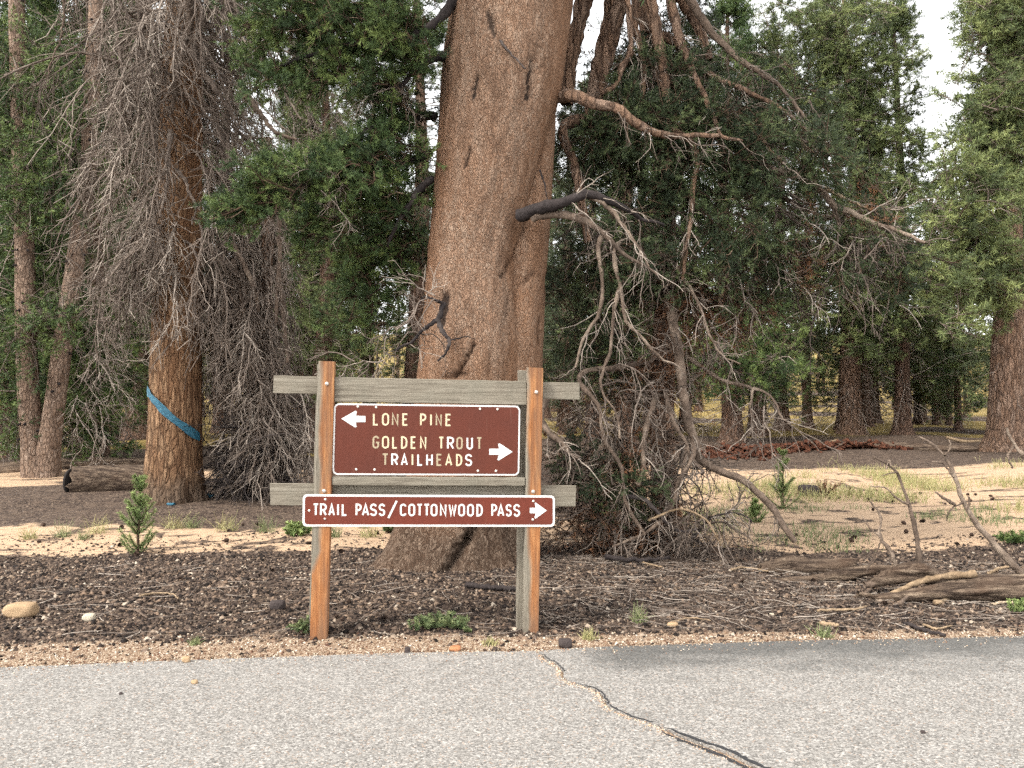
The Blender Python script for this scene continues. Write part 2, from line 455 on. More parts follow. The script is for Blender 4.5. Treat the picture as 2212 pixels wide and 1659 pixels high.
lx = np.r_[CL[0, 0] - np.linspace(0, 5, 260) - .002, np.linspace(CL[0, 0] - 6, -60, 10)]
rx = np.r_[CRr[0, 0] + np.linspace(0, 6, 260) + .002, np.linspace(CRr[0, 0] + 7, 60, 10)]
LP = [(a, b) for a, b in zip(lx, edge_jit(lx, 70))]; RP = [(a, b) for a, b in zip(rx, edge_jit(rx, 90))]
LP += [(-60, -20), (CL[-1, 0], -20)] + [tuple(p) for p in CL[::-1]]
RP += [(60, -20), (CRr[-1, 0], -20)] + [tuple(p) for p in CRr[::-1]]
for pts in (LP, RP):
    f = road_poly(pts); f.normal_update()
    if f.normal.z < 0: f.normal_flip()
bmesh.ops.triangulate(bm, faces=bm.faces[:])
top = bm.faces[:]
ret = bmesh.ops.extrude_face_region(bm, geom=top)
for v_ in [e for e in ret['geom'] if isinstance(e, bmesh.types.BMVert)]: v_.co.z -= .06
bmesh.ops.recalc_face_normals(bm, faces=bm.faces[:])
me = bpy.data.meshes.new('road'); bm.to_mesh(me); bm.free()
t = NT('old_asphalt', .9, .25)
v = t.vec(); cell = t.voro(v, 100, out='Color'); cs = t.sep(cell); cell2 = t.sep(t.voro(v, 230, out='Color'))
big = t.noise(v, .8, 4, .6); mid_ = t.noise(v, 7, 4, .6)
agg = t.ramp(cs[0], [(0, (.024, .022, .020)), (.22, (.100, .093, .086)), (.50, (.205, .194, .180)), (.82, (.315, .298, .274)), (1, (.50, .47, .435))])
agg2 = t.ramp(cell2[1], [(0, (.050, .046, .042)), (.5, (.190, .179, .166)), (1, (.38, .362, .335))])
c = t.mix(.32, agg, agg2)
c = t.mix(t.val(cs[1], [(.955, 0), (.965, .55)]), c, (.33, .22, .15))
c = t.mix(.15, c, t.mix(big, (.195, .183, .167), (.295, .279, .255)))
c = t.mix(t.val(mid_, [(.36, .18), (.50, 0)]), c, (.13, .118, .10)); c = t.mix(t.val(t.noise(v, 2.1, 4, .6), [(.52, 0), (.68, .15)]), c, (.33, .312, .288))
sp = t.sep(t.tc.outputs['Object'])
# old damp tar-dark stain along the far edge, right of the crack
dx = t.math('SUBTRACT', sp[0], .35); side = t.val(t.math('MULTIPLY', dx, .9), [(0, 0), (.35, 1)])
edge_d = t.math('SUBTRACT', t.math('ADD', 5.93, t.math('MULTIPLY', sp[0], .085)), sp[1])
sn = t.math('ADD', edge_d, t.math('MULTIPLY', t.math('SUBTRACT', t.noise(t.vec((1, 2.2, 1)), 1.6, 4, .6), .5), 1.3))
st = t.val(sn, [(.05, .95), (.32, .55), (.70, 0)])
st = t.math('MULTIPLY', st, side)
c = t.mix(t.math('MULTIPLY', st, .95), c, t.mix(.72, c, (.035, .037, .036)))
t.color(c); t.bump(t.math('ADD', cs[0], t.math('MULTIPLY', cell2[1], .6)), .004, .55)
road = link('road', me, t.m); tag(road, 'old pale grey asphalt road with a long crack', None, None, 'structure')
# sand lying in the crack
mb = MB(); zz = HR - .010
a = CL + cn * .01; b = CRr - cn * .01
V = np.concatenate([np.c_[a, np.full(150, zz)], np.c_[b, np.full(150, zz - .012)]])
F = np.array([(i, i + 1, 150 + i + 1, 150 + i) for i in range(149)]); mb.add(V, F)
t = NT('crack_sand', .95, .1); n_ = t.noise(t.vec(), 120, 4, .7); t.color(t.ramp(n_, [(.3, (.20, .13, .08)), (.5, (.50, .38, .26)), (.7, (.68, .55, .40))])); t.bump(n_, .006)
o = part('crack_filling', mb, t.m, road, False)
# sand spilled on the left lip of the crack, grains
rg = np.random.default_rng(12)
def grains(mb, P, size, r, flat=.6):
    """irregular little solids (tetrahedra with one edge split) lying at P"""
    N = len(P); base = np.array([(1, 0, -.45), (-.5, .87, -.45), (-.5, -.87, -.45), (.1, .05, .75)])
    th = r.random(N) * 6.283; ca, sa = np.cos(th), np.sin(th)
    B = base[None] * r.uniform(.65, 1.3, (N, 4, 3)) * np.array([1, 1, flat]) * np.asarray(size).reshape(-1, 1, 1)
    tl = r.normal(0, .35, (N, 2)); B[:, :, 2] += B[:, :, 0] * tl[:, :1] + B[:, :, 1] * tl[:, 1:]
    Q = np.stack([B[..., 0] * ca[:, None] - B[..., 1] * sa[:, None], B[..., 0] * sa[:, None] + B[..., 1] * ca[:, None], B[..., 2]], -1) + P[:, None]
    f = np.array([(0, 2, 1), (0, 1, 3), (1, 2, 3), (2, 0, 3)])
    mb.add(Q.reshape(-1, 3), (np.arange(N)[:, None, None] * 4 + f[None]).reshape(-1, 3), np.repeat(r.random(N), 4))
def chip_mat(name, stops, rough=.9):
    t = NT(name, rough, .15); t.color(t.ramp(t.attr('tint'), stops, 'CONSTANT' if False else 'LINEAR')); return t.m
M['grit'] = chip_mat('pale_grit', [(0, (.16, .10, .065)), (.15, (.30, .15, .09)), (.35, (.42, .30, .20)), (.7, (.56, .44, .32)), (1, (.72, .62, .50))])
k = rg.integers(5, 130, 1500); s_ = rg.exponential(.016, 1500) * (.3 + np.sin(k * .17) ** 2)
P = np.c_[CL[k] + cn[k] * s_[:, None] + rg.normal(0, .006, (1500, 2)), np.full(1500, HR + .002)]
mb = MB(); grains(mb, P, rg.uniform(.003, .007, 1500), rg)
o = part('spilled_grit', mb, M['grit'], road, False, 'stuff')
xe = rg.uniform(-5.5, 6, 900); ye = road_y(xe) - rg.exponential(.07, 900)
mb = MB(); grains(mb, np.c_[xe, ye, np.full(900, HR + .003)], rg.uniform(.003, .009, 900), rg, .6); part('edge_crumbs', mb, M['grit'], road, False, 'stuff')
# two dark tar lines where the crack has been sealed
M['tar'] = NT('tar', .6, .3).m; M['tar'].node_tree.nodes['Principled BSDF'].inputs['Base Color'].default_value = (.03, .03, .032, 1)
for sgn, i0, i1_, wd in ((1, 68, 140, .013), (-1, 66, 140, .012), (-1, 2, 22, .0045), (-1, 30, 64, .005)):
    seg = (CL if sgn > 0 else CRr)[i0:i1_]; nn = cn[i0:i1_] * sgn
    w_ = wd * (.5 + rg.random(len(seg))) * np.minimum(1, np.arange(len(seg)) / 6.0)
    A_ = seg + nn * .003; B_ = seg + nn * (.004 + w_[:, None] * 2)
    V = np.concatenate([np.c_[A_, np.full(len(seg), HR + .004)], np.c_[B_, np.full(len(seg), HR + .004)]]); n0 = len(seg)
    F = np.array([(i, i + 1, n0 + i + 1, n0 + i) for i in range(n0 - 1)]); mb = MB(); mb.add(V, F)
    part('tar_seam', mb, M['tar'], road, False)

def zloc(x, y):
    x = np.asarray(x, float); y = np.asarray(y, float)
    off_ = y - road_y(x)
    r_ = ((n2(x, y, 3.2, 31, 3) - .5) * .05 + (n2(x, y, 11, 37, 2) - .5) * .025) * sstep(0, .5, off_)
    return zg(x, y) + np.where((y > 4) & (y < 24), r_, 0) * .8

# loose bark and cone litter
rl = np.random.default_rng(21)
def scatter(N, x0, x1, y0, y1, r): return r.uniform(x0, x1, N), y0 + (y1 - y0) * r.random(N)
def inview(x, y, m=.4): return np.abs(x) < y * .64 + m
xx, yy = scatter(98000, -7.6, 7.6, 5.4, 11.5, rl)
wb = (n2(xx, yy, .55, 3, 4) - .5) * 2.2 + (n2(xx, yy, 1.9, 11, 4) - .5) * 1.1
of = yy - road_y(xx); gw = np.interp(xx, [-4, -1, .3, 1.5, 3.5, 6], [.62, .50, .42, .26, .22, .3])
pr = sstep(gw * .6, gw * 1.3, of + rl.normal(0, .08, len(xx))) * (1 - .93 * sandmask(xx, yy, wb)) * np.where(yy > 9.6, .55, 1) + .085
ok = inview(xx, yy) & (rl.random(len(xx)) < pr) & (of > .04)
xx, yy = xx[ok], yy[ok]
mb = MB(); grains(mb, np.c_[xx, yy, zloc(xx, yy) + .004], np.clip(rl.lognormal(-4.08, .5, len(xx)), .004, .048), rl, .6)
M['chips'] = chip_mat('bark_litter', [(0, (.009, .007, .006)), (.30, (.022, .016, .014)), (.55, (.064, .046, .036)), (.76, (.122, .088, .066)), (.89, (.19, .130, .090)), (.965, (.25, .19, .14)), (1, (.40, .34, .27))])
solo('bark_litter', mb, M['chips'], 'dark loose bark flakes and cone scales covering the roadside', 'litter', (0, 0, 0), None, False, 'stuff')
# gravel shoulder
xx, yy = scatter(42000, -7, 7, 5.3, 7.1, rl); of = yy - road_y(xx); gw = np.interp(xx, [-4, -1, .3, 1.5, 3.5, 6], [.62, .50, .42, .26, .22, .3])
ok = inview(xx, yy) & (of > -.01 - .03 * rl.random(len(xx))) & (rl.random(len(xx)) < 1.05 - sstep(gw * .5, gw * 1.5, of)); xx, yy = xx[ok], yy[ok]
mb = MB(); grains(mb, np.c_[xx, yy, zloc(xx, yy) + .001], np.clip(rl.lognormal(-4.75, .4, len(xx)), .004, .022), rl, .7)
M['gravel'] = chip_mat('shoulder_gravel', [(0, (.06, .03, .022)), (.2, (.15, .080, .050)), (.45, (.23, .165, .11)), (.75, (.38, .305, .225)), (1, (.60, .53, .44))])
solo('gravel', mb, M['gravel'], 'strip of cream and rust gravel along the road edge', 'gravel', (0, 0, 0), None, False, 'stuff')

# ------------------------------------------------------------------ the sign
SP0 = np.array([-1.50, 6.33]); SP1 = np.array([.147, 6.50]); su = unit(SP1 - SP0); YAW = math.atan2(su[1], su[0])
SO = np.array([*(SP0 + SP1) / 2, 0.0]); SU = np.array([su[0], su[1], 0]); SN = np.array([su[1], -su[0], 0])
sign = thing('trail_sign', 'wooden trailhead sign frame with two brown panels beside the road', 'sign', SO, YAW)
def sl(px, py, d=0.0):
    """source pixel -> (u, v) on the sign plane, d metres towards the road"""
    r_ = rays(px / 1.82278, py / 1.82278); o_ = np.array([0, 0, CAMZ]); pl = SO + SN * d
    p = o_ + r_ * (((pl - o_) @ SN) / (r_ @ SN)); return (p - SO) @ SU, p[2]

def wood_mat(name, mode, axis):
    t = NT(name, .85, .2); s_ = {'x': (1.2, 30, 30), 'z': (30, 30, 1.2)}[axis]
    g1 = t.noise(t.vec(s_), 1.6, 6, .65, .6); g2 = t.noise(t.vec(s_), 6, 5, .7); blot = t.noise(t.vec((3, 3, 3)), 1.5, 4)
    grey = t.ramp(g1, [(.25, (.080, .067, .050)), (.5, (.170, .148, .114)), (.72, (.245, .218, .174))])
    grey = t.mix(t.val(g2, [(.30, .8), (.46, 0)]), grey, (.040, .032, .024))
    grey = t.mix(t.val(blot, [(.45, 0), (.7, .4)]), grey, (.14, .13, .10))
    if mode == 'grey': c = grey
    else:
        org = t.ramp(g1, [(.25, (.12, .042, .016)), (.5, (.26, .108, .040)), (.75, (.42, .22, .095))])
        org = t.mix(t.val(g2, [(.30, .6), (.45, 0)]), org, (.05, .026, .016))
        org = t.mix(t.val(t.noise(t.vec((9, 9, 1.1)), 1.3, 4, .6), [(.42, 0), (.62, .7)]), org, (.11, .068, .046))
        s3 = t.sep(t.tc.outputs['Object']); wobn = t.math('MULTIPLY', t.math('SUBTRACT', t.noise(t.vec((6, 6, 1.6)), 1.2, 3), .5), .09)
        xb = t.math('ADD', s3[0], wobn)
        if mode == 'left':
            lowz = t.val(t.math('MULTIPLY', s3[2], .5), [(.28, .16), (.46, 0.0)])
            xb = t.math('ADD', xb, lowz); thr = .012
        elif mode == 'right': thr = -.012
        else: thr = .055
        f = t.val(t.math('ADD', t.math('MULTIPLY', t.math('SUBTRACT', xb, thr), 12), .5), [(.3, 0), (.7, 1)])
        c = t.mix(f, grey, org)
    t.color(c); t.bump(t.math('ADD', g1, t.math('MULTIPLY', g2, .5)), .006, .8)
    return t.m
M['plank'] = wood_mat('grey_plank', 'grey', 'x'); M['post_l'] = wood_mat('post_wood_a', 'left', 'z')
M['post_r'] = wood_mat('post_wood_b', 'right', 'z'); M['post_b'] = wood_mat('post_wood_c', 'back', 'z')

def timber(name, c0, c1, wx, wy, m, parent, vertical=False, seed=0, bev=.004):
    """board from c0 to c1 (local centre line of its section), section wx by wy; edges worn"""
    c0, c1 = np.array(c0, float), np.array(c1, float); n = 28
    bm = bmesh.new(); rr = np.random.default_rng(seed); rings = []
    for i in range(n + 1):
        f = i / n; c = c0 + (c1 - c0) * f
        a = wx / 2 + rr.normal(0, .0012); b = wy / 2 + rr.normal(0, .0012); ring = []
        for (sx, sy) in ((-1, -1), (1, -1), (1, 1), (-1, 1)):
            for (ox, oy) in (((0, 1), (1, 0)) if sx * sy > 0 else ((1, 0), (0, 1))):
                q1 = sx * (a - bev * ox); q2 = sy * (b - bev * oy)
                e = rr.normal(0, .003) if i in (0, n) else 0
                ring.append(bm.verts.new((c[0] + q1, c[1] + q2, c[2] + e) if vertical else (c[0] + e, c[1] + q2, c[2] + q1)))
        rings.append(ring)
    for i in range(n):
        for j in range(8):
            bm.faces.new((rings[i][j], rings[i][(j + 1) % 8], rings[i + 1][(j + 1) % 8], rings[i + 1][j]))
    bm.faces.new(rings[0]); bm.faces.new(rings[-1])
    bmesh.ops.recalc_face_normals(bm, faces=bm.faces[:])
    org = c0 if vertical else (c0 + c1) / 2
    for v_ in bm.verts: v_.co -= Vector(org)
    me = bpy.data.meshes.new(name); bm.to_mesh(me); bm.free()
    return link(name, me, m, parent, tuple(org))

PW, PD, BT = .128, .09, .040      # post width, post depth, beam thickness
# front posts: faces on the sign plane (d=0)
pf = {}
for nm, top, bot, m in (('left', ((1254 + 1317) / 2, 1423), (1254, 2506), M['post_l']), ('right', ((2080 + 2138) / 2, 1448), (2091, 2490), M['post_r'])):
    (u1, v1), (u0, v0) = sl(*top), sl(*bot)
    v0 = -.25
    pf[nm] = (u0, u1, v1)
    o = timber('post', (u0 - (u1 - u0) * .12, PD / 2, v0), (u1, PD / 2, v1), PW if nm == 'left' else .122, PD, m, sign, True, 3 if nm == 'left' else 4)
    o['label'] = 'front ' + nm + ' post, weathered grey with an orange edge'
    o2 = timber('post', (u0 - .034, PD + BT + PD / 2 + .004, v0), (u1 - (.024 if nm == 'left' else .055), PD + BT + PD / 2 + .004, v1 - .012), PW, PD, M['post_b'], sign, True, 13)
# cross beams between the post pairs
def beam(x0, x1, ya0, yb0, ya1, yb1, yd, th, m, seed, name='beam'):
    d = -yd + th / 2
    (a0, t0), (_, b0) = sl(x0, ya0, d), sl(x0, yb0, d); (a1, t1), (_, b1) = sl(x1, ya1, d), sl(x1, yb1, d)
    return timber(name, (a0, yd, (t0 + b0) / 2), (a1, yd, (t1 + b1) / 2), ((t0 - b0) + (t1 - b1)) / 2, th, m, sign, False, seed)
yb = PD + BT / 2 + .002
beam(1077, 2280, 1478, 1548, 1507, 1574, yb, BT - .004, M['plank'], 31)
beam(1065, 2268, 1903, 1990, 1912, 1995, yb, BT - .004, M['plank'], 32)
beam(1318, 2072, 1484, 1583, 1502, 1593, PD * .62, .038, M['plank'], 33, 'board')
beam(1308, 2066, 1877, 1911, 1880, 1914, PD * .45, .060, M['plank'], 34, 'shelf_board')

# panels
def rrect(u0, u1, v0, v1, r, n=8):
    pts = []
    for cx_, cy_, a0 in ((u1 - r, v1 - r, 0), (u0 + r, v1 - r, 90), (u0 + r, v0 + r, 180), (u1 - r, v0 + r, 270)):
        for i in range(n + 1):
            a = math.radians(a0 + 90 * i / n); pts.append((cx_ + r * math.cos(a), cy_ + r * math.sin(a)))
    return pts
def plate(name, polys, y_front, th, m, parent, seed=None, stagger=0.0003):
    """polygons in (u, v), front at local y = y_front (towards -y), thickness th"""
    bm = bmesh.new()
    for i, pts in enumerate(polys):
        yf = y_front - stagger * i
        fr = [bm.verts.new((p[0], yf, p[1])) for p in pts]; bk = [bm.verts.new((p[0], y_front + th, p[1])) for p in pts]
        f = bm.faces.new(fr); n = len(pts)
        for j in range(n): bm.faces.new((fr[j], bk[j], bk[(j + 1) % n], fr[(j + 1) % n]))
    bmesh.ops.recalc_face_normals(bm, faces=bm.faces[:])
    me = bpy.data.meshes.new(name); bm.to_mesh(me); bm.free()
    return link(name, me, m, parent)
def paint(name, a, b, rough=.5, sc_=(1.5, 1, 14), wear=None):
    t = NT(name, rough, .15); n_ = t.noise(t.vec(sc_), 3, 5, .6); c = t.mix(n_, a, b)
    n3 = t.noise(t.vec((1, 1, 1)), 45, 4, .6)
    if 'brown' in name:
        c = t.mix(t.val(t.noise(t.vec((26, 1, 1.2)), 2.2, 5, .7), [(.60, 0), (.72, .35)]), c, (.17, .095, .07)); c = t.mix(t.val(t.noise(t.vec((2, 1, 2)), 1.6, 4), [(.45, 0), (.7, .35)]), c, (.055, .019, .014))
    if wear: c = t.mix(t.val(n3, [(.62, 0), (.70, .6)]), c, wear)
    t.color(c); t.b.inputs['Roughness'].default_value = rough; return t.m
M['brown1'] = paint('sign_brown_upper', (.074, .0195, .0115), (.098, .026, .0155), .6, (9, 1, 1.0))
M['brown2'] = paint('sign_brown_lower', (.100, .0215, .0125), (.125, .029, .017), .6, (9, 1, 1.0))
M['white'] = paint('sign_white', (.50, .48, .46), (.62, .60, .57), .5, (1, 1, 1), (.35, .22, .17))
M['cream'] = paint('letter_cream', (.42, .34, .21), (.52, .45, .32), .5)
M['tan'] = paint('letter_tan', (.25, .20, .13), (.34, .28, .19), .5)
M['arrow'] = paint('arrow_white', (.52, .53, .51), (.60, .60, .58), .5)
M['steel'] = NT('bolt_steel', .4, .5).m
M['steel'].node_tree.nodes['Principled BSDF'].inputs['Base Color'].default_value = (.42, .37, .33, 1)
M['steel'].node_tree.nodes['Principled BSDF'].inputs['Metallic'].default_value = .5

def quadmap(c, d):
    """corner pixels tl,tr,br,bl -> function from unit square to (u,v)"""
    P = [np.array(sl(*p, d)) for p in c]
    return lambda a, b: tuple((P[3] * (1 - a) + P[2] * a) * (1 - b) + (P[0] * (1 - a) + P[1] * a) * b)
def panel(corners, rad, bw, yf, brown, label):
    d = -yf; P = [np.array(sl(*p, d)) for p in corners]          # tl tr br bl
    u0 = (P[0][0] + P[3][0]) / 2; u1 = (P[1][0] + P[2][0]) / 2; v1 = (P[0][1] + P[1][1]) / 2; v0 = (P[2][1] + P[3][1]) / 2
    sh = ((P[1][1] - P[0][1]) + (P[2][1] - P[3][1])) / 2 / (u1 - u0); skx = ((P[0][0] - P[3][0]) + (P[1][0] - P[2][0])) / 2 / (v1 - v0)
    uc, vc_ = (u0 + u1) / 2, (v0 + v1) / 2
    S = lambda pts: [(p[0] + skx * (p[1] - vc_), p[1] + sh * (p[0] - uc)) for p in pts]
    o = plate('panel', [S(rrect(u0, u1, v0, v1, rad))], yf, .004, M['white'], sign); o['label'] = label
    plate('face', [S(rrect(u0 + bw, u1 - bw, v0 + bw, v1 - bw, rad * .72))], yf - .0012, .001, brown, o)
    return o
Y1 = .018; Y2 = -.008
pan1 = panel([(1315, 1588), (2049, 1597), (2044, 1873), (1309, 1869)], .042, .0125, Y1, M['brown1'], 'upper brown panel reading LONE PINE, GOLDEN TROUT TRAILHEADS')
pan2 = panel([(1192, 1946), (2185, 1951), (2184, 2074), (1191, 2073)], .032, .0165, Y2, M['brown2'], 'long lower brown panel reading TRAIL PASS/COTTONWOOD PASS')

def arc(cx_, cy_, rx_, ry_, a0, a1, n=12):
    return [(cx_ + rx_ * math.cos(math.radians(a0 + (a1 - a0) * i / n)), cy_ + ry_ * math.sin(math.radians(a0 + (a1 - a0) * i / n))) for i in range(n + 1)]
def glyph(ch, a, b):
    r = a / 2
    if ch == 'I': return [[(a / 2, 0), (a / 2, b)]]
    if ch == 'L': return [[(0, b), (0, 0), (a, 0)]]
    if ch == 'E': return [[(a, b), (0, b), (0, 0), (a, 0)], [(0, b * .52), (a * .85, b * .52)]]
    if ch == 'T': return [[(0, b), (a, b)], [(a / 2, b), (a / 2, 0)]]
    if ch == 'H': return [[(0, 0), (0, b)], [(a, 0), (a, b)], [(0, b * .5), (a, b * .5)]]
    if ch == 'N': return [[(0, 0), (0, b), (a, 0), (a, b)]]
    if ch == 'A': return [[(0, 0), (a / 2, b), (a, 0)], [(a * .17, b * .28), (a * .83, b * .28)]]
    if ch == 'W': return [[(0, b), (a * .25, 0), (a * .5, b * .85), (a * .75, 0), (a, b)]]
    if ch == 'U': return [[(0, b)] + arc(r, r, r, r, 180, 360) + [(a, b)]]
    if ch == 'O': return [arc(r, b - r, r, r, 0, 180) + arc(r, r, r, r, 180, 360) + [(a, b - r)]]
    if ch == 'C': return [arc(r, b - r, r, r, 12, 180) + arc(r, r, r, r, 180, 348)]
    if ch == 'G': return [arc(r, b - r, r, r, 12, 180) + arc(r, r, r, r, 180, 360) + [(a, b * .46), (a * .5, b * .46)]]
    if ch == 'D': q = a * .85; return [[(0, 0), (0, b), (a - q, b)] + arc(a - q, b - q, q, q, 90, 0) + arc(a - q, q, q, q, 0, -90) + [(0, 0)]]
    if ch == 'P': q = b * .27; return [[(0, 0), (0, b), (a - q, b)] + arc(a - q, b - q, q, q, 90, -90) + [(0, b - 2 * q)]]
    if ch == 'R': q = b * .27; return [[(0, 0), (0, b), (a - q, b)] + arc(a - q, b - q, q, q, 90, -90) + [(0, b - 2 * q)], [(a * .48, b - 2 * q), (a, 0)]]
    if ch == 'S':
        q = b / 4; return [arc(r, b - q, r, q, 15, 180, 10) + arc(r, b - q, r, q, 190, 255, 5) + arc(r, q, r, q, 75, -10, 6) + arc(r, q, r, q, -20, -165, 9)]
    return []
def ribbon(pts, w_):
    P = np.array(pts, float); keep = [0] + [i for i in range(1, len(P)) if np.linalg.norm(P[i] - P[i - 1]) > 1e-5]; P = P[keep]
    closed = np.linalg.norm(P[0] - P[-1]) < 1e-4
    d = unit(np.diff(P, axis=0)); nrm = np.stack([-d[:, 1], d[:, 0]], 1); quads = []
    def off(i, s):
        if i == 0: return P[0] + s * nrm[0] * w_ / 2 if not closed else mit(nrm[-1], nrm[0], P[0], s)
        if i == len(P) - 1: return P[-1] + s * nrm[-1] * w_ / 2 if not closed else mit(nrm[-1], nrm[0], P[-1], s)
        return mit(nrm[i - 1], nrm[i], P[i], s)
    def mit(n1, n2_, p, s):
        m_ = unit(n1 + n2_); c_ = max(.45, float(m_ @ n1)); return p + s * m_ * w_ / 2 / c_
    for i in range(len(P) - 1):
        quads.append([off(i, 1), off(i + 1, 1), off(i + 1, -1), off(i, -1)])
    return quads
def letter(ch, x0, x1, yt, ybm, yf, m, stroke, parent):
    d = -yf; (u0, v1), (u1, v0) = sl(x0, yt, d), sl(x1, ybm, d); h = v1 - v0; wd = u1 - u0; sw = stroke
    polys = []
    sets = glyph(ch, max(wd - sw, .001), h - sw)
    bm = bmesh.new()
    for si, st_ in enumerate(sets):
        q = ribbon(st_, sw); yy = yf - .0002 * si
        for quad in q:
            pv = [bm.verts.new((u0 + sw / 2 + p[0], yy, v0 + sw / 2 + p[1])) for p in quad]
            bm.faces.new(pv)
        bmesh.ops.remove_doubles(bm, verts=bm.verts[:], dist=1e-5)
    bmesh.ops.recalc_face_normals(bm, faces=bm.faces[:])
    for f in bm.faces:
        if f.normal.y > 0: f.normal_flip()
    ret = bmesh.ops.extrude_face_region(bm, geom=bm.faces[:])
    for v_ in [e for e in ret['geom'] if isinstance(e, bmesh.types.BMVert)]: v_.co.y -= .0016
    bmesh.ops.recalc_face_normals(bm, faces=bm.faces[:])
    me = bpy.data.meshes.new('letter'); bm.to_mesh(me); bm.free()
    return link('letter', me, m, parent)
K_, T_, W_ = M['cream'], M['tan'], M['white']
rows1 = [
 ('LONEPINE', [(1468.5, 1491), (1504, 1532), (1543, 1569), (1584, 1607), (1654, 1679), (1693, 1701), (1715, 1740), (1754, 1777)], 1626, 1675.5, 1629, 1678, [K_, K_, T_, K_, K_, K_, T_, K_]),
 ('GOLDENTROUT', [(1467, 1493), (1504, 1532), (1544, 1566), (1579, 1604), (1617, 1639), (1654, 1679), (1726, 1749), (1760, 1788), (1797, 1822), (1837, 1862), (1875, 1899)], 1716, 1766, 1721, 1770.5, [T_, K_, K_, K_, K_, K_, K_, W_, T_, W_, T_]),
 ('TRAILHEADS', [(1504, 1530), (1540.6, 1568), (1578, 1606), (1620, 1628), (1643, 1665), (1678, 1704), (1718, 1741), (1753, 1781), (1795.6, 1820), (1831.5, 1859)], 1785, 1833, 1787.5, 1835.5, [T_, W_, W_, K_, W_, W_, T_, K_, K_, W_])]
for txt, bx, t0, b0, t1, b1, mm in rows1:
    for i, ch in enumerate(txt):
        f = (bx[i][0] - bx[0][0]) / (bx[-1][0] - bx[0][0])
        letter(ch, bx[i][0], bx[i][1], t0 + (t1 - t0) * f, b0 + (b1 - b0) * f, Y1 - .0012, mm[i], .0136, pan1)
low = 'TRAILPASSCOTTONWOODPASS'
lbx = [(1231, 1256), (1260, 1287), (1293, 1319), (1327, 1335), (1345.6, 1367.6), (1400, 1424), (1425, 1454), (1457, 1484), (1491, 1517), (1574.7, 1600.6), (1608, 1635), (1640, 1664.6), (1667.7, 1693), (1695.6, 1722.5), (1732, 1758), (1766, 1798), (1804, 1831), (1839, 1866), (1876, 1900.6), (1934.5, 1958), (1958, 1986), (1991, 2015), (2021.5, 2048)]
for i, ch in enumerate(low):
    f = (lbx[i][0] - 1231) / 800.; letter(ch, *lbx[i], 1982 + 3 * f, 2031 + 3 * f, Y2 - .0012, W_, .0142, pan2)
(ua, va), (ub, vb) = sl(1529, 2040, -Y2), sl(1562, 1972, -Y2)
bm = bmesh.new()
plate('slash', [[tuple(p) for p in ribbon([(ua, va), (ub, vb)], .016)[0]]], Y2 - .0028, .0016, W_, pan2)
def arrow(pts, yf, parent):
    plate('arrow', [[sl(*p, -yf) for p in pts]], yf - .0028, .0016, M['arrow'], parent)
arrow([(1344, 1648.5), (1400, 1617), (1405, 1620), (1402, 1637), (1439, 1638), (1439, 1662), (1401, 1662), (1404, 1681), (1398, 1683)], Y1, pan1)
arrow([(2018, 1779), (1968, 1746), (1961, 1747), (1965, 1767), (1926, 1766.5), (1926, 1790.5), (1964, 1791), (1958, 1810), (1964, 1813)], Y1, pan1)
arrow([(2153, 2010), (2109, 1978), (2105, 1981), (2109, 1999), (2086, 1999.5), (2086, 2020.5), (2109, 2021), (2104, 2039), (2109, 2042)], Y2, pan2)
def bolt(px, py, yf, r, parent, m=None):
    u, v_ = sl(px, py, -yf); bm = bmesh.new()
    bmesh.ops.create_uvsphere(bm, u_segments=12, v_segments=6, radius=r)
    for q in bm.verts: q.co.y *= .55
    for f in bm.faces: f.smooth = True
    me = bpy.data.meshes.new('bolt'); bm.to_mesh(me); bm.free()
    link('bolt', me, m or M['steel'], parent, (u, yf - .001, v_))
M['boltw'] = NT('bolt_white', .5, .4).m; M['boltw'].node_tree.nodes['Principled BSDF'].inputs['Base Color'].default_value = (.62, .57, .50, 1)
for p in ((1409, 1601), (1481, 1603), (1890, 1610), (1959, 1611), (1403, 1848), (1475, 1849), (1882, 1854), (1953, 1854)): bolt(*p, Y1 - .002, .0095, pan1, M['boltw'])
for p in ((1281, 1966), (1279, 2043), (1217, 2010), (2100, 1973), (2098, 2045.5)): bolt(*p, Y2 - .002, .0095, pan2, M['boltw'] if p != (1279, 2043) else M['steel'])
for p in ((1287, 1511), (1276, 1933), (2112, 1544), (2099, 1936)): bolt(*p, -.002, .016, sign)

# ------------------------------------------------------------------ tree parts: trunks with bark relief
def trunk(P, Rr, na, mb=None, relief=.02, seed=0, lobes=None, ridge=5.0, vs=1.4):
    """round trunk from centre line P (K,3) and radii (K,), with fissured relief; returns V,F,theta,rad factor"""
    K = len(P); th = np.linspace(0, 2 * np.pi, na, endpoint=False)
    C, S = np.cos(th), np.sin(th)
    R2 = np.repeat(np.asarray(Rr)[:, None], na, 1)
    if lobes is not None: R2 = R2 * lobes(th[None, :], P[:, 2][:, None])
    rad = np.stack([np.broadcast_to(C, (K, na)), np.broadcast_to(S, (K, na)), np.zeros((K, na))], -1)
    q = np.stack([np.broadcast_to(C * ridge, (K, na)), np.broadcast_to(S * ridge, (K, na)), np.repeat(P[:, 2][:, None] * vs, na, 1)], -1).reshape(-1, 3)
    nz = fbm(q, seed, 4, .6).reshape(K, na)
    R2 = R2 + relief * (nz - .5) * 2
    V = P[:, None] + rad * R2[..., None]
    ii = np.arange(K * na).reshape(K, na); j = np.roll(ii, -1, 1)
    F = np.stack([ii[:-1], j[:-1], j[1:], ii[1:]], -1).reshape(-1, 4)
    return V.reshape(-1, 3), F, rad.reshape(-1, 3), nz.ravel()

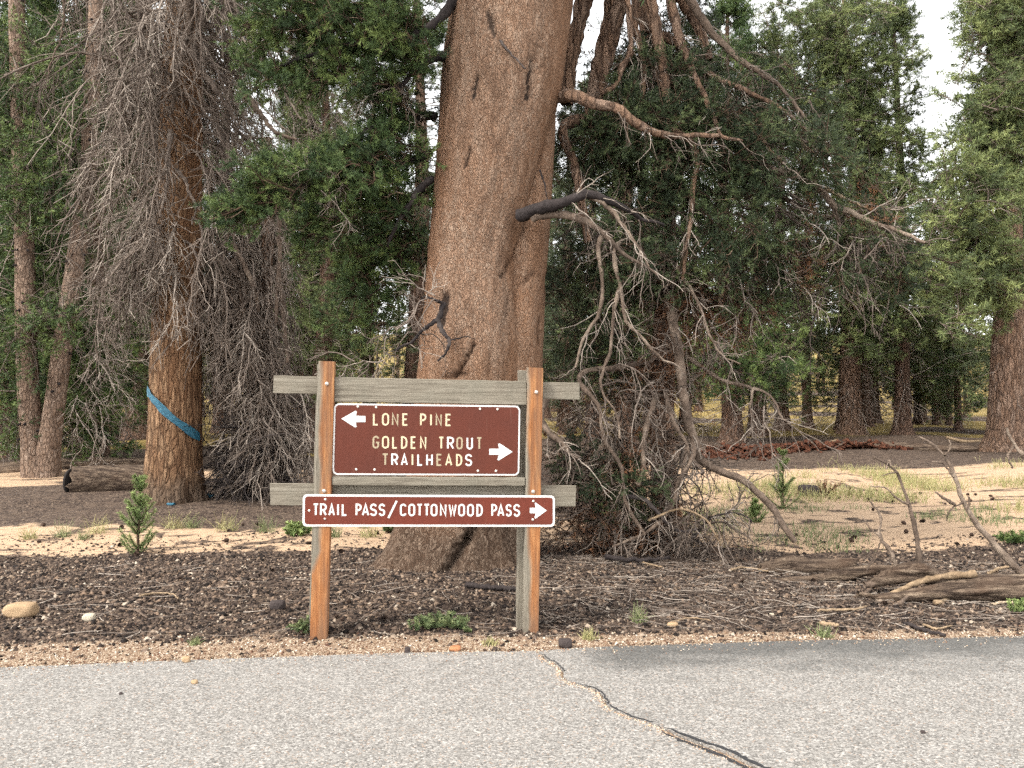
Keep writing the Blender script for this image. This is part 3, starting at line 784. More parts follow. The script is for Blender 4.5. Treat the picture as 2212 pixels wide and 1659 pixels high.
def segdist(px, py, a, b):
    a, b = np.array(a, float), np.array(b, float); d = b - a
    t_ = np.clip(((px - a[0]) * d[0] + (py - a[1]) * d[1]) / (d @ d), 0, 1)
    return np.hypot(px - a[0] - t_ * d[0], py - a[1] - t_ * d[1]), t_

# ---- the big leaning pine
pine = thing('pine_tree', 'huge leaning pine with thick pinkish-brown trunk right behind the sign', 'tree', (TREE_X, TREE_Y, 0))
zs = np.concatenate([np.linspace(-.25, 1.2, 60), np.linspace(1.22, 7.2, 180), np.linspace(7.3, 12, 16)])
edges = np.array([(-700, 1050, 1285), (0, 973, 1243), (100, 958, 1231), (200, 950, 1217), (300, 943, 1186), (400, 935, 1160), (480, 928, 1138), (560, 922, 1120), (640, 915, 1125), (780, 902, 1130), (900, 892, 1118), (1000, 882, 1110), (1140, 866, 1105), (1222, 860, 1100), (1300, 858, 1098)], float)
py_of_z = 895 - (zs - 1.72) * FPX / TREE_Y
el = np.interp(py_of_z, edges[:, 0], edges[:, 1]); er = np.interp(py_of_z, edges[:, 0], edges[:, 2])
cxx = ((el + er) / 2 - CX) / FPX * TREE_Y; rr_ = (er - el) / 2 / FPX * TREE_Y * .985
k_ = np.ones(9) / 9
def smooth(a): return np.convolve(np.pad(a, 4, 'edge'), k_, 'valid')
cxx, rr_ = smooth(cxx), smooth(rr_)
Pm = np.stack([cxx, np.full_like(zs, TREE_Y), zs], 1)
def lobes(th, z_):
    fl = np.exp(-np.clip(z_, -.3, 9) / .30)
    l_ = .55 + .25 * np.cos(2 * th + .6) + .35 * np.maximum(0, np.cos(th - 3.4)) ** 3 + .3 * np.maximum(0, np.cos(th - 4.0)) ** 6 + .25 * np.maximum(0, np.cos(th - 5.5)) ** 6 + .18 * np.cos(5 * th + 1)
    return 1 + .52 * fl * l_ + .015 * np.sin(3 * th + z_ * .8) + .010 * np.sin(7 * th - z_ * 1.3)
V, F, rad, nz = trunk(Pm, rr_, 220, relief=.024, seed=3, lobes=lobes, ridge=7, vs=2.2)
px, py = project(V); front = rad[:, 1] < .35
scar = np.zeros(len(V)); groove = np.zeros(len(V))
jx = (vnoise(np.c_[px / 9, py / 9, np.zeros(len(px))], 5) - .5) * 7; jx2 = (vnoise(np.c_[px / 3.5, py / 3.5, np.zeros(len(px))], 8) - .5) * 5
for a, b, wd, dep, sc_ in (((1067, 75), (1054, 25), 9, .03, .9), ((1031, 165), (1018, 215), 5.5, .035, 1), ((1147, 130), (1138, 215), 5, .035, 1), ((1014, 320), (1004, 362), 5.5, .035, 1),
        ((960, 640), (950, 700), 13, .06, 1), ((1028, 745), (985, 815), 5, .05, 1), ((1005, 806), (960, 815), 6, .04, .9), ((1135, 560), (1130, 610), 6, .03, .8),
        ((1045, 1085), (1010, 1170), 12, .12, .85), ((1010, 1170), (945, 1275), 15, .14, .9), ((1127, 520), (1085, 600), 4, .03, .7), ((1118, 705), (1125, 740), 4, .02, .5),
        ((1100, 640), (1092, 690), 3, .02, .4), ((905, 690), (912, 640), 6, .03, .5), ((885, 1120), (850, 1230), 6, .04, .3), ((1100, 1130), (1120, 1230), 7, .05, .4)):
    d_, t_ = segdist(px + jx + jx2, py + jx * .5, a, b)
    wv = wd * (1 - .6 * np.abs(t_ - .45)); kf = np.exp(-(d_ / wv) ** 2) * front
    groove += dep * kf; scar = np.maximum(scar, sc_ * sstep(.35, .8, kf))
V = V - rad * groove[:, None]
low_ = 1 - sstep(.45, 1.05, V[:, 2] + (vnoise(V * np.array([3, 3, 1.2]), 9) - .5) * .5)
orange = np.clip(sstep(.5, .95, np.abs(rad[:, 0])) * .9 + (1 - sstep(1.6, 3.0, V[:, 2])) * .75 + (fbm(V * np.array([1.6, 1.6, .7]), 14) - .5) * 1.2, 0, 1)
mb = MB(); mb.add(V, F)
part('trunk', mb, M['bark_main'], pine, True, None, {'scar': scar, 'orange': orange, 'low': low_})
# the stem fused to its right side
se = np.array([(-60, 1150), (60, 1160), (150, 1190), (210, 1203), (260, 1204), (350, 1198), (480, 1191), (600, 1180), (780, 1170), (900, 1165), (1050, 1158), (1180, 1152), (1290, 1150)], float)
zs2 = np.linspace(-.2, 6.6, 110); py2 = 895 - (zs2 - 1.72) * FPX / (TREE_Y + .12)
r2 = np.interp(py2, [0, 150, 250, 480, 600, 800, 1100, 1300], [.18, .24, .28, .31, .36, .42, .46, .55])
xr = np.interp(py2, se[:, 0], se[:, 1]); c2 = (xr - CX) / FPX * (TREE_Y + .12) - r2
P2 = np.stack([smooth(c2), np.full_like(zs2, TREE_Y + .12), zs2], 1)
V, F, rad, nz = trunk(P2, smooth(r2), 100, relief=.012, seed=6, lobes=lambda th, z_: 1 + .12 * np.exp(-np.clip(z_, 0, 9) / .3) + .03 * np.sin(3 * th + z_), ridge=3.2, vs=2.2)
px, py = project(V); scar = np.zeros(len(V)); jx = (vnoise(np.c_[px / 6, py / 6, np.zeros(len(px))], 5) - .5) * 6
for a, b, wd in (((1190, 560), (1175, 640), 2), ((1150, 590), (1128, 610), 5), ((1165, 690), (1163, 740), 2.5), ((1130, 450), (1125, 500), 9)):
    d_, t_ = segdist(px + jx, py, a, b); scar = np.maximum(scar, np.exp(-(d_ / wd) ** 2) * (rad[:, 1] < .3))
low_ = 1 - sstep(.4, .95, V[:, 2]); mb = MB(); mb.add(V - rad * (scar * .02)[:, None], F)
part('side_stem', mb, M['bark_main'], pine, True, None, {'scar': scar, 'orange': np.clip(.55 + (fbm(V * 2, 15) - .5), 0, 1), 'low': low_})

def limb(parent, pts, Y, r0, r1, m, K=26, wob=.012, seed=0, name='branch', sides=10, tw=0):
    P = resample(pxline(pts, Y), K); r = np.random.default_rng(seed + len(pts) * 7)
    P = P + np.cumsum(r.normal(0, wob * .5, P.shape), 0) * np.linspace(0, 1, K)[:, None] * .6 + r.normal(0, wob * .35, P.shape)
    Rr = np.linspace(r0, r1, K) * (1 + (.13 if r0 < .05 else .05) * r.normal(0, 1, K))
    mb = MB(); addt(mb, P, np.maximum(Rr, .002)[None], sides, .2 + .6 * r.random(1)); V0 = mb.V[0]
    q3 = np.stack([vnoise(V0 * 16 + 7 * k, seed + k) + .6 * vnoise(V0 * 45 + 3 * k, seed + k) - .8 for k in range(3)], 1)
    mb.V[0] = V0 + q3 * np.repeat(Rr, sides)[:, None] * (.55 if r0 < .04 else .30)
    mb.A[0] = np.clip(mb.A[0] + (vnoise(V0 * 9, seed + 3) - .5) * .9, 0, 1)
    part(name, mb, m, parent)
    if tw:
        p1, t1, i1, _ = kids(P[None], tw, .25, 1, r); S = grow(p1, sidedir(t1, r.uniform(.5, 1.1, tw), r) + np.array([0, 0, -.2]), r.uniform(.15, .6, tw), 7, .22, .08, r)
        mb = MB(); addt(mb, S, np.linspace(.008, .003, 7)[None], 4, r.uniform(.2, 1, tw)); p2, t2, i2, _ = kids(S, 3, .2, 1, r); S2 = grow(p2, sidedir(t2, .8, r), r.uniform(.08, .3, len(p2)), 5, .2, .06, r)
        addt(mb, S2, np.linspace(.004, .002, 5)[None], 3, r.uniform(.2, 1, len(p2))); part('twigs', mb, M['twig_grey'], parent, True, 'stuff')
    return P

LIMBS = {}
T9 = TREE_Y
def L_(key, *a, **k): LIMBS[key] = limb(*a, **k)
# broken, gnarled limbs on the big pine
L_('g', pine, [(1120, 468), (1171, 449), (1216, 437), (1264, 420), (1305, 429), (1350, 449), (1380, 470), (1436, 482)], [8.75, 8.6, 8.5, 8.5, 8.55, 8.6, 8.7, 8.8], .075, .012, M['limb_dark'], seed=1, tw=10)
L_('g2', pine, [(1150, 470), (1205, 462), (1262, 476), (1310, 508), (1350, 548), (1395, 570), (1425, 588)], [8.7, 8.6, 8.5, 8.5, 8.5, 8.5, 8.5], .05, .010, M['limb_grey'], seed=2, tw=10)
L_('g3', pine, [(1264, 420), (1310, 445), (1345, 490), (1372, 530), (1400, 580)], 8.55, .03, .008, M['limb_grey'], seed=3, tw=8)
L_('e', pine, [(1195, 210), (1246, 208), (1281, 223), (1329, 232), (1365, 259), (1409, 283), (1469, 292), (1543, 289), (1600, 300)], [9.2, 9.0, 8.9, 8.9, 8.9, 9.0, 9.1, 9.2, 9.3], .075, .016, M['bark_redfar'], seed=4, tw=14)
L_('l1', pine, [(958, 122), (920, 132), (890, 160), (860, 188), (800, 215)], [9.1, 8.9, 8.8, 8.8, 8.9], .05, .008, M['limb_dark'], seed=5)
L_('l2', pine, [(935, 385), (905, 410), (880, 450), (855, 490), (835, 530)], [9.2, 9.1, 9.1, 9.1, 9.2], .045, .015, M['limb_dark'], seed=6)
L_('l3', pine, [(985, -10), (960, 30), (925, 60), (880, 80), (800, 90), (700, 110), (600, 150)], [9.0, 8.9, 8.8, 8.7, 8.6, 8.6, 8.6], .06, .012, M['limb_dark'], seed=7)
L_('l4', pine, [(930, 330), (860, 360), (800, 385), (740, 378), (690, 392), (640, 405), (560, 425), (500, 445)], [9.4, 9.2, 9.0, 8.8, 8.7, 8.7, 8.7, 8.7], .05, .008, M['limb_dark'], seed=8)
L_('l5', pine, [(940, 250), (880, 255), (820, 270), (760, 300), (700, 330), (640, 340)], [9.5, 9.3, 9.2, 9.1, 9.1, 9.1], .05, .01, M['limb_dark'], seed=9)
L_('s1', pine, [(957, 655), (945, 690), (920, 705), (890, 735), (840, 755)], [8.62, 8.5, 8.45, 8.45, 8.5], .030, .006, M['limb_dark'], seed=10)
L_('s2', pine, [(945, 690), (955, 715), (970, 735), (965, 755), (945, 775)], [8.5, 8.45, 8.42, 8.42, 8.45], .026, .012, M['limb_dark'], seed=11)
L_('s3', pine, [(970, 735), (990, 730), (1010, 725), (1030, 727)], [8.42, 8.45, 8.45, 8.5], .010, .003, M['limb_dark'], seed=12)
L_('s4', pine, [(957, 655), (935, 645), (915, 640), (905, 655)], [8.6, 8.5, 8.5, 8.5], .020, .005, M['limb_dark'], seed=13)
L_('s5', pine, [(1062, 60), (1085, 95), (1110, 125), (1135, 152)], [8.75, 8.6, 8.55, 8.55], .018, .007, M['limb_dark'], seed=14)
L_('s6', pine, [(1166, 368), (1182, 410), (1186, 428)], [8.95, 8.9, 8.9], .012, .005, M['limb_dark'], seed=15)

# ------------------------------------------------------------------ sprays of foliage and of bare twigs
def sprays_at(blobs, r, per=None):
    """blobs: (px,py,Y,rx_px,ry_px,rz_m,count) -> points in the ellipsoids"""
    pts = []
    for (bx, by, bY, rx_, ry_, rz_, n) in blobs:
        q = unit(r.normal(0, 1, (n, 3))) * r.random((n, 1)) ** (1 / 2.4)
        pts.append(at(bx + q[:, 0] * rx_, by + q[:, 1] * ry_, bY + q[:, 2] * rz_))
    return np.concatenate(pts)
def foliage_part(parent, blobs, flow, mneedle, mtwig, r, L=.55, tmin=.2, flat=1.0, nsub=7, nsh=2, nn=26, nl=.034, nw=.0046, shoot=.14, droop=.06, spread=.7, tw=.006, tint0=.5, name='foliage', tintsd=.2):
    B = sprays_at(blobs, r); N = len(B)
    D = unit(np.asarray(flow)[None] + r.normal(0, spread, (N, 3)))
    P = grow(B, D, L * r.uniform(.6, 1.3, N), 7, .16, droop, r)
    p1, t1, i1, _ = kids(P, nsub, .15, 1.0, r)
    S = grow(p1, sidedir(t1, r.uniform(.3, 1.0, len(p1)), r) * np.array([1, 1, flat]) + np.array([0, 0, .15 * flat]), L * .4 * r.uniform(.5, 1.3, len(p1)), 5, .14, -.03, r)
    p2, t2, i2, _ = kids(S, nsh, tmin, 1.0, r)
    ptint = np.clip(r.normal(tint0, tintsd, N), 0, 1)
    mbn = MB(); needles(mbn, p2, sidedir(t2, r.uniform(.1, .6, len(p2)), r) + np.array([0, 0, .12]), shoot * r.uniform(.7, 1.25, len(p2)), nn, nl, nw, r, np.clip(ptint[i1[i2]] + r.normal(0, .12, len(p2)), 0, 1))
    part(name, mbn, mneedle, parent, False, 'stuff')
    mbt = MB(); P4 = P[:, ::2]; addt(mbt, P4, np.linspace(tw * 1.5, tw * .7, 4)[None], 3, np.clip(r.normal(.35, .25, N), 0, 1)); S3 = S[:, [0, 4]]; addt(mbt, S3, np.linspace(tw * .75, tw * .35, 2)[None], 3, np.clip(r.normal(.35, .25, len(S)), 0, 1))
    part('twigs', mbt, mtwig, parent, True, 'stuff')
    return P
def bare_part(parent, blobs, flow, mtwig, r, L=.8, nsub=6, nsub2=3, droop=.10, spread=.8, r0=.010, wander=.22, tmean=.5, tsd=.28, name='twigs', K=9):
    B = sprays_at(blobs, r); N = len(B); D = unit(np.asarray(flow)[None] + r.normal(0, spread, (N, 3)))
    P = grow(B, D, L * r.uniform(.5, 1.4, N), K, wander, droop, r)
    mb = MB(); tn = np.clip(r.normal(tmean, tsd, N), 0, 1)
    addt(mb, P, np.linspace(r0, r0 * .45, K)[None] * r.uniform(.6, 1.3, (N, 1)), 4, tn)
    p1, t1, i1, _ = kids(P, nsub, .15, 1, r)
    S = grow(p1, sidedir(t1, r.uniform(.4, 1.1, len(p1)), r), L * .5 * r.uniform(.4, 1.3, len(p1)), 5, wander, droop, r)
    addt(mb, S, np.linspace(r0 * .5, r0 * .28, 5)[None], 3, np.clip(tn[i1] + r.normal(0, .15, len(i1)), 0, 1))
    if nsub2:
        p2, t2, i2, _ = kids(S, nsub2, .2, 1, r)
        S2 = grow(p2, sidedir(t2, r.uniform(.4, 1.1, len(p2)), r), L * .2 * r.uniform(.4, 1.3, len(p2)), 2, wander, droop, r)
        addt(mb, S2, np.linspace(r0 * .32, r0 * .18, 2)[None], 3, np.clip(tn[i1[i2]] + r.normal(0, .15, len(i2)), 0, 1))
    part(name, mb, mtwig, parent, True, 'stuff')
    return P

r1 = np.random.default_rng(101)
left_blobs = [(720, 30, 8.7, 140, 50, .6, 75), (860, 50, 8.8, 90, 60, .5, 60), (615, 55, 8.8, 45, 40, .4, 16), (600, 150, 8.8, 60, 22, .4, 12), (660, 165, 8.8, 60, 22, .4, 14), (770, 150, 8.8, 60, 20, .4, 16), (850, 178, 8.9, 50, 14, .3, 10), (910, 110, 9.0, 35, 35, .4, 12),
              (890, 255, 9.3, 50, 35, .4, 22), (850, 325, 9.3, 65, 40, .5, 36), (780, 360, 8.9, 80, 28, .5, 36), (690, 365, 8.8, 70, 22, .4, 28), (610, 398, 8.7, 70, 18, .4, 24), (535, 440, 8.7, 45, 18, .3, 14), (600, 445, 8.7, 45, 10, .3, 7),
              (735, 470, 9.1, 45, 35, .4, 16), (700, 505, 9.1, 25, 20, .3, 6), (870, 440, 9.4, 55, 45, .5, 28), (830, 530, 9.7, 80, 45, .5, 30), (890, 550, 9.8, 40, 60, .4, 20), (770, 560, 9.9, 50, 35, .4, 12), (820, 630, 10.0, 70, 50, .5, 20), (790, 700, 10.3, 60, 40, .5, 8)]
left_blobs = [(*q[:6], int(q[6] * 1.5)) for q in left_blobs]
foliage_part(pine, left_blobs, (-.65, -.1, -.12), M['needle'], M['twig_brown'], r1, L=.34, nsub=7, nsh=3, nn=24, nl=.046, nw=.0062, shoot=.11, tint0=.48, tmin=.45, tintsd=.30, flat=.55)
above = [(700, -250, 8.9, 330, 170, 1.4, 90), (1150, -380, 9.3, 420, 200, 1.6, 70), (1500, -250, 9.6, 250, 140, 1.4, 60)]  # unseen boughs above the frame, added to shade the scene from above
foliage_part(pine, above, (-.2, -.1, -.2), M['needle'], M['twig_brown'], r1, L=.8, nsub=8, nsh=3, nn=7, nl=.07, nw=.02, tint0=.4)
bare_part(pine, [(860, 190, 9.0, 70, 20, .3, 10), (700, 400, 8.7, 80, 20, .2, 9), (860, 720, 8.5, 60, 25, .2, 6), (800, 790, 9.0, 90, 30, .6, 8), (930, 640, 8.5, 22, 12, .1, 4)], (-.6, -.1, -.2), M['twig_grey'], r1, L=.5, r0=.008)

# ---- the shadowed, many-limbed pine to the right
PB = gnd(1440, 1178); sp_ = thing('pine_tree', 'shadowed pine with drooping dead limbs, right of the biggest trunk', 'tree', PB)
Tp = pxline([(1446, 1195), (1436, 1080), (1430, 935), (1432, 800), (1440, 600), (1432, 400), (1427, 220), (1407, 89), (1394, 0), (1380, -150), (1370, -330)], PB[1]); Tp = resample(Tp, 60)
V, Fs, tv = tubes(Tp, (np.linspace(.17, .12, 60) * (1 + .5 * np.exp(-np.arange(60) / 3.)))[None], 20); V = V + (fbm(V * np.array([9, 9, 3]), 4)[:, None] - .5) * .03
mb = MB(); mb.add(V, Fs[0]); part('trunk', mb, M['bark_redfar'], sp_)
D_ = PB[1]
ROOT = {'arch': (1438, 610), 'p1': (1438, 560), 'p2': (1438, 480), 'v1': (1436, 430), 'v2': (1440, 560), 'n2': (1432, 850), 'n3': (1432, 840), 'v3': (1432, 780), 'f': (1430, 270), 'v4': (1434, 940), 'v5': (1438, 1130), 'low': (1440, 1040), 'low3': (1442, 1120), 'arch2': (1446, 1190), 'h': (1428, 240), 'n1': (1180, 860), 'r6': (1790, 425), 'r7': (1800, 440)}
def S_(key, pts, Y, r0, r1_, m='limb_grey', seed=0, K=26, wob=.012):
    if key in ROOT:      # each limb leaves the trunk (or the limb that bears it)
        Y = np.broadcast_to(np.asarray(Y, float), (len(pts),)); y0 = Y[0] if key in ('n1', 'r6', 'r7') else D_
        if y0 == D_: pts = [ROOT[key], ((ROOT[key][0] + pts[0][0]) / 2, (ROOT[key][1] + pts[0][1]) / 2 - 12)] + list(pts); Y = np.r_[D_, (D_ + Y[0]) / 2, Y]
        else: pts = [ROOT[key]] + list(pts); Y = np.r_[y0, Y]
        K += 8
    LIMBS[key] = limb(sp_, pts, Y, r0, r1_, M[m], K, wob, seed, tw=0 if r0 > .1 else 12)
S_('a', [(1290, -60), (1262, 0), (1243, 75), (1228, 150), (1222, 230)], D_ - .9, .115, .09, 'bark_redfar', 21)
S_('b', [(1345, -60), (1323, 45), (1305, 119), (1287, 200), (1280, 280)], D_ - .8, .155, .12, 'bark_redfar', 22)
S_('d', [(1350, -50), (1356, 0), (1362, 60), (1362, 113), (1344, 149), (1332, 185), (1302, 202)], D_ - 1.4, .045, .028, 'bark_redfar', 23)
S_('h', [(1215, 290), (1232, 330), (1246, 387), (1256, 440), (1270, 520)], D_ - 1.2, .075, .05, 'bark_redfar', 24)
S_('f', [(1460, 285), (1496, 310), (1505, 342), (1496, 402), (1493, 461), (1480, 540), (1470, 610)], D_ - 1.5, .05, .02, 'bark_redfar', 25)
S_('arch', [(1455, 700), (1468, 780), (1476, 858), (1497, 947), (1518, 1000), (1554, 1018), (1598, 1036), (1634, 1065), (1670, 1104), (1688, 1134), (1712, 1167)], np.linspace(D_ - 1.0, D_ - 1.2, 11), .078, .034, 'limb_grey', 26, 40)
S_('p1', [(1330, 640), (1320, 700), (1310, 768), (1295, 807), (1292, 828), (1301, 857), (1319, 881), (1330, 911), (1330, 945)], D_ - 1.5, .040, .010, 'limb_grey', 27, 34)
S_('p2', [(1327, 560), (1335, 600), (1345, 640), (1350, 690), (1385, 730), (1420, 770), (1470, 800)], D_ - 1.5, .042, .014, 'limb_grey', 28)
S_('low', [(1357, 1071), (1387, 1074), (1414, 1098), (1435, 1122), (1461, 1143), (1485, 1146), (1506, 1140)], D_ - 1.3, .045, .016, 'limb_dark', 29)
S_('low2', [(1387, 1074), (1412, 1055), (1416, 1030), (1414, 1000)], D_ - .9, .018, .008, 'limb_dark', 30)
S_('low3', [(1420, 1145), (1470, 1160), (1500, 1165), (1530, 1190)], D_ - .9, .022, .010, 'limb_dark', 31)
S_('arch2', [(1473, 1185), (1506, 1152), (1533, 1122), (1566, 1110), (1598, 1113), (1620, 1132)], D_ - .9, .028, .008, 'limb_dark', 32)
S_('n1', [(1168, 892), (1191, 938), (1220, 961), (1232, 979), (1253, 991)], [8.9, 8.7, 8.6, 8.5, 8.5], .045, .022, 'limb_grey', 33)
S_('n2', [(1405, 890), (1393, 930), (1388, 975), (1392, 1010), (1378, 1050)], D_ - 1.3, .042, .024, 'limb_grey', 34)
S_('n3', [(1445, 880), (1460, 920), (1482, 960), (1486, 985), (1478, 1020)], D_ - 1.3, .036, .016, 'limb_grey', 35)
S_('r1', [(1440, 745), (1494, 777), (1524, 798), (1563, 822), (1598, 830), (1628, 839), (1658, 854), (1676, 878), (1682, 899), (1709, 926)], np.linspace(D_ - .5, D_ - 1.0, 10), .035, .008, 'limb_grey', 36, 36)
S_('r2', [(1628, 839), (1622, 872), (1628, 908), (1631, 947)], D_ - .95, .014, .005, 'limb_grey', 37)
S_('r3', [(1430, 330), (1560, 350), (1650, 365), (1714, 377), (1758, 393), (1781, 413), (1808, 443), (1848, 457), (1891, 477), (1941, 493), (2008, 520)], np.linspace(D_ - .6, D_ - 1.7, 11), .085, .018, 'limb_grey', 38, 44)
S_('r4', [(1430, 420), (1560, 418), (1658, 423), (1708, 433), (1774, 467), (1810, 480)], np.linspace(D_, D_ - 1.1, 6), .045, .012, 'limb_grey', 39)
S_('r5', [(1781, 405), (1830, 430), (1890, 452), (1925, 450)], D_ - 1.15, .022, .008, 'limb_pale', 40)
S_('r6', [(1822, 520), (1834, 553), (1841, 586), (1854, 643), (1864, 676)], D_ - 1.1, .018, .006, 'limb_grey', 41)
S_('r7', [(1840, 540), (1884, 570), (1904, 600), (1918, 626), (1941, 650)], D_ - 1.1, .015, .005, 'limb_grey', 42)
S_('t1', [(1400, 60), (1470, 100), (1530, 160), (1600, 190), (1680, 230), (1760, 300)], np.linspace(D_ - 1.0, D_ - 1.5, 6), .06, .012, 'bark_redfar', 43)
S_('t2', [(1410, 160), (1480, 200), (1560, 240), (1640, 300), (1690, 360)], np.linspace(D_ - 1.0, D_ - 1.5, 5), .055, .01, 'bark_redfar', 44)
S_('t3', [(1440, -60), (1475, 0), (1510, 60), (1530, 130)], D_ - .9, .09, .05, 'bark_redfar', 45)
S_('u1', [(1400, -60), (1412, 40), (1428, 140), (1432, 225)], D_ - 1.3, .085, .055, 'bark_redfar', 46)
S_('u2', [(1440, -50), (1462, 60), (1490, 140), (1525, 210), (1560, 300)], np.linspace(D_ - 1.1, D_ - 1.6, 5), .07, .022, 'bark_redfar', 47)
S_('u3', [(1470, -40), (1530, 60), (1600, 130), (1680, 180), (1740, 260)], np.linspace(D_ - 1.1, D_ - 1.6, 5), .06, .014, 'limb_grey', 48)
S_('u4', [(1370, -50), (1375, 60), (1395, 150), (1385, 235)], D_ - 1.3, .05, .03, 'bark_redfar', 49)
S_('v1', [(1290, 540), (1300, 620), (1290, 690), (1262, 730), (1240, 800)], D_ - 1.5, .038, .014, 'limb_grey', 50)
S_('v2', [(1480, 610), (1510, 660), (1530, 720), (1560, 770), (1600, 790)], D_ - 1.5, .030, .010, 'limb_grey', 51)
S_('v3', [(1250, 830), (1290, 880), (1300, 950), (1340, 1010), (1350, 1090), (1390, 1160)], D_ - 1.4, .040, .016, 'limb_grey', 52)
S_('v4', [(1500, 980), (1470, 1040), (1450, 1100), (1400, 1150), (1330, 1180)], D_ - 1.3, .038, .016, 'limb_grey', 53)
S_('v5', [(1410, 1120), (1470, 1100), (1530, 1130), (1560, 1180)], D_ - 1.3, .026, .010, 'limb_pale', 54)
r2_ = np.random.default_rng(202)
Df = D_ - .4
green_r = [(1560, 240, Df - 1.0, 90, 40, .3, 26), (1620, 330, Df - 1.0, 70, 40, .3, 18), (1440, 170, Df - .8, 60, 50, .3, 26), (1330, 560, Df - .9, 60, 60, .3, 16), (1560, 470, Df - 1.0, 80, 40, .3, 20), (1380, 430, Df - .8, 60, 40, .3, 14), (1470, 330, Df - .9, 70, 40, .3, 20), (1400, 255, Df - .8, 120, 45, .4, 58), (1290, 265, Df - .6, 70, 50, .4, 31), (1330, 330, Df, 110, 70, .5, 58), (1480, 250, Df - .3, 60, 45, .4, 23), (1560, 330, Df - .3, 90, 60, .5, 26), (1745, 335, Df - 1.1, 50, 50, .4, 29), (1700, 250, Df - .2, 60, 80, .5, 23), (1650, 190, Df, 90, 70, .6, 23), (1480, 390, Df, 80, 50, .5, 29),
           (1300, 600, Df + .6, 90, 130, .5, 58), (1240, 640, Df + .8, 60, 170, .5, 49), (1420, 560, Df + .2, 100, 80, .5, 37), (1560, 540, Df - .8, 100, 70, .5, 43), (1640, 580, Df, 70, 50, .4, 17), (1290, 760, Df + .8, 90, 80, .5, 31), (1270, 1000, Df - .6, 60, 30, .3, 13), (1345, 1030, Df - .6, 50, 35, .3, 14), (1460, 110, Df + .5, 80, 100, .6, 101), (1520, 200, Df + .3, 70, 60, .5, 58), (1390, 140, Df + .8, 70, 90, .5, 52), (1262, 170, Df + 1.2, 30, 70, .4, 22), (1300, 230, Df + .8, 40, 40, .4, 16), (1330, 110, Df + 1.3, 20, 60, .4, 10), (1245, 400, Df + 1.2, 40, 120, .4, 26), (1900, 560, Df - .8, 110, 45, .4, 23), (1830, 500, Df - .7, 60, 40, .3, 11)]
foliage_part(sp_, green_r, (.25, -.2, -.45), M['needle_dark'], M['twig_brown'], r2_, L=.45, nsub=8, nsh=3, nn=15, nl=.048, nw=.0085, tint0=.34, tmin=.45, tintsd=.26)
dead_r = [(1500, 640, Df - .2, 130, 70, .4, 51), (1600, 640, Df - .1, 90, 70, .4, 33), (1720, 520, Df - .5, 70, 60, .3, 21), (1330, 960, Df - .1, 110, 90, .5, 51), (1400, 1110, Df - .1, 140, 60, .5, 69), (1260, 1060, Df + .1, 80, 90, .5, 39), (1480, 760, Df + .1, 90, 90, .4, 30), (1900, 440, Df - .8, 30, 14, .1, 6), (1250, 1130, Df - .4, 60, 40, .4, 21), (1370, 830, Df + .4, 120, 70, .5, 30)]
foliage_part(sp_, dead_r, (.1, -.15, -.7), M['needle_dead'], M['twig_brown'], r2_, L=.5, nsub=6, nsh=2, nn=14, nl=.04, nw=.008, tint0=.5, droop=.15, name='dead_needles')
bare_r = [(1650, 260, Df - .4, 130, 90, .4, 20), (1600, 420, Df - .4, 110, 80, .4, 18), (1450, 500, Df - .6, 110, 90, .3, 13), (1560, 560, Df - .5, 110, 90, .3, 15), (1320, 860, Df - .5, 110, 90, .4, 24), (1260, 950, Df - .3, 70, 110, .4, 16), (1440, 1000, Df - .5, 80, 90, .3, 20), (1400, 1120, Df - .5, 150, 60, .4, 29), (1550, 1120, Df - .5, 60, 40, .3, 9), (1880, 510, Df - .8, 110, 35, .3, 15), (1700, 470, Df - .6, 90, 60, .3, 10), (1660, 900, Df - .6, 50, 40, .2, 3), (1500, 950, Df - .4, 40, 90, .2, 6), (1480, 200, Df - .2, 120, 120, .4, 12), (1330, 480, Df - .3, 110, 60, .3, 9), (1740, 620, Df - .4, 110, 70, .3, 6), (1480, 700, Df - .3, 100, 80, .3, 12)]
bare_part(sp_, bare_r, (.25, -.1, -.55), M['twig_grey'], r2_, L=.75, r0=.0135, droop=.12, wander=.24, tmean=.30, tsd=.30, nsub=5, nsub2=3, K=11)

# ---- the dead pine on the left
DB = gnd(378, 1083); dead = thing('dead_pine', 'bare dead pine wrapped in grey twigs with a blue stripe', 'tree', DB)
zs3 = np.r_[np.linspace(-.3, 1.0, 40), np.linspace(1.05, 9, 140), np.linspace(9.2, 15, 20)]
pyz = 895 - (zs3 - 1.72) * FPX / DB[1]
xl = np.interp(pyz, [-300, 0, 300, 680, 900, 1000, 1085], [362, 348, 338, 330, 326, 321, 318]); xr = np.interp(pyz, [-300, 0, 300, 680, 900, 1000, 1085], [410, 418, 425, 430, 432, 434, 440])
P3 = np.stack([((xl + xr) / 2 - CX) / FPX * DB[1], np.full_like(zs3, DB[1]), zs3], 1)
V, F, rad, nz = trunk(P3, (xr - xl) / 2 / FPX * DB[1], 150, relief=.028, seed=8, lobes=lambda th, z_: 1 + .35 * np.exp(-np.clip(z_, 0, 9) / .25) * (1 + .4 * np.cos(5 * th)) + .02 * np.sin(4 * th), ridge=9, vs=1.2)
mb = MB(); mb.add(V, F); sc3 = sstep(.62, .75, fbm(V * np.array([2.5, 2.5, .9]), 33)) * .35
part('trunk', mb, M['bark_dead'], dead, True, None, {'scar': sc3, 'orange': np.clip(.30 + rad[:, 0] * .25 + (fbm(V * 1.3, 23) - .5), 0, 1), 'low': 1 - sstep(DB[2] + .1, DB[2] + .7, V[:, 2])})
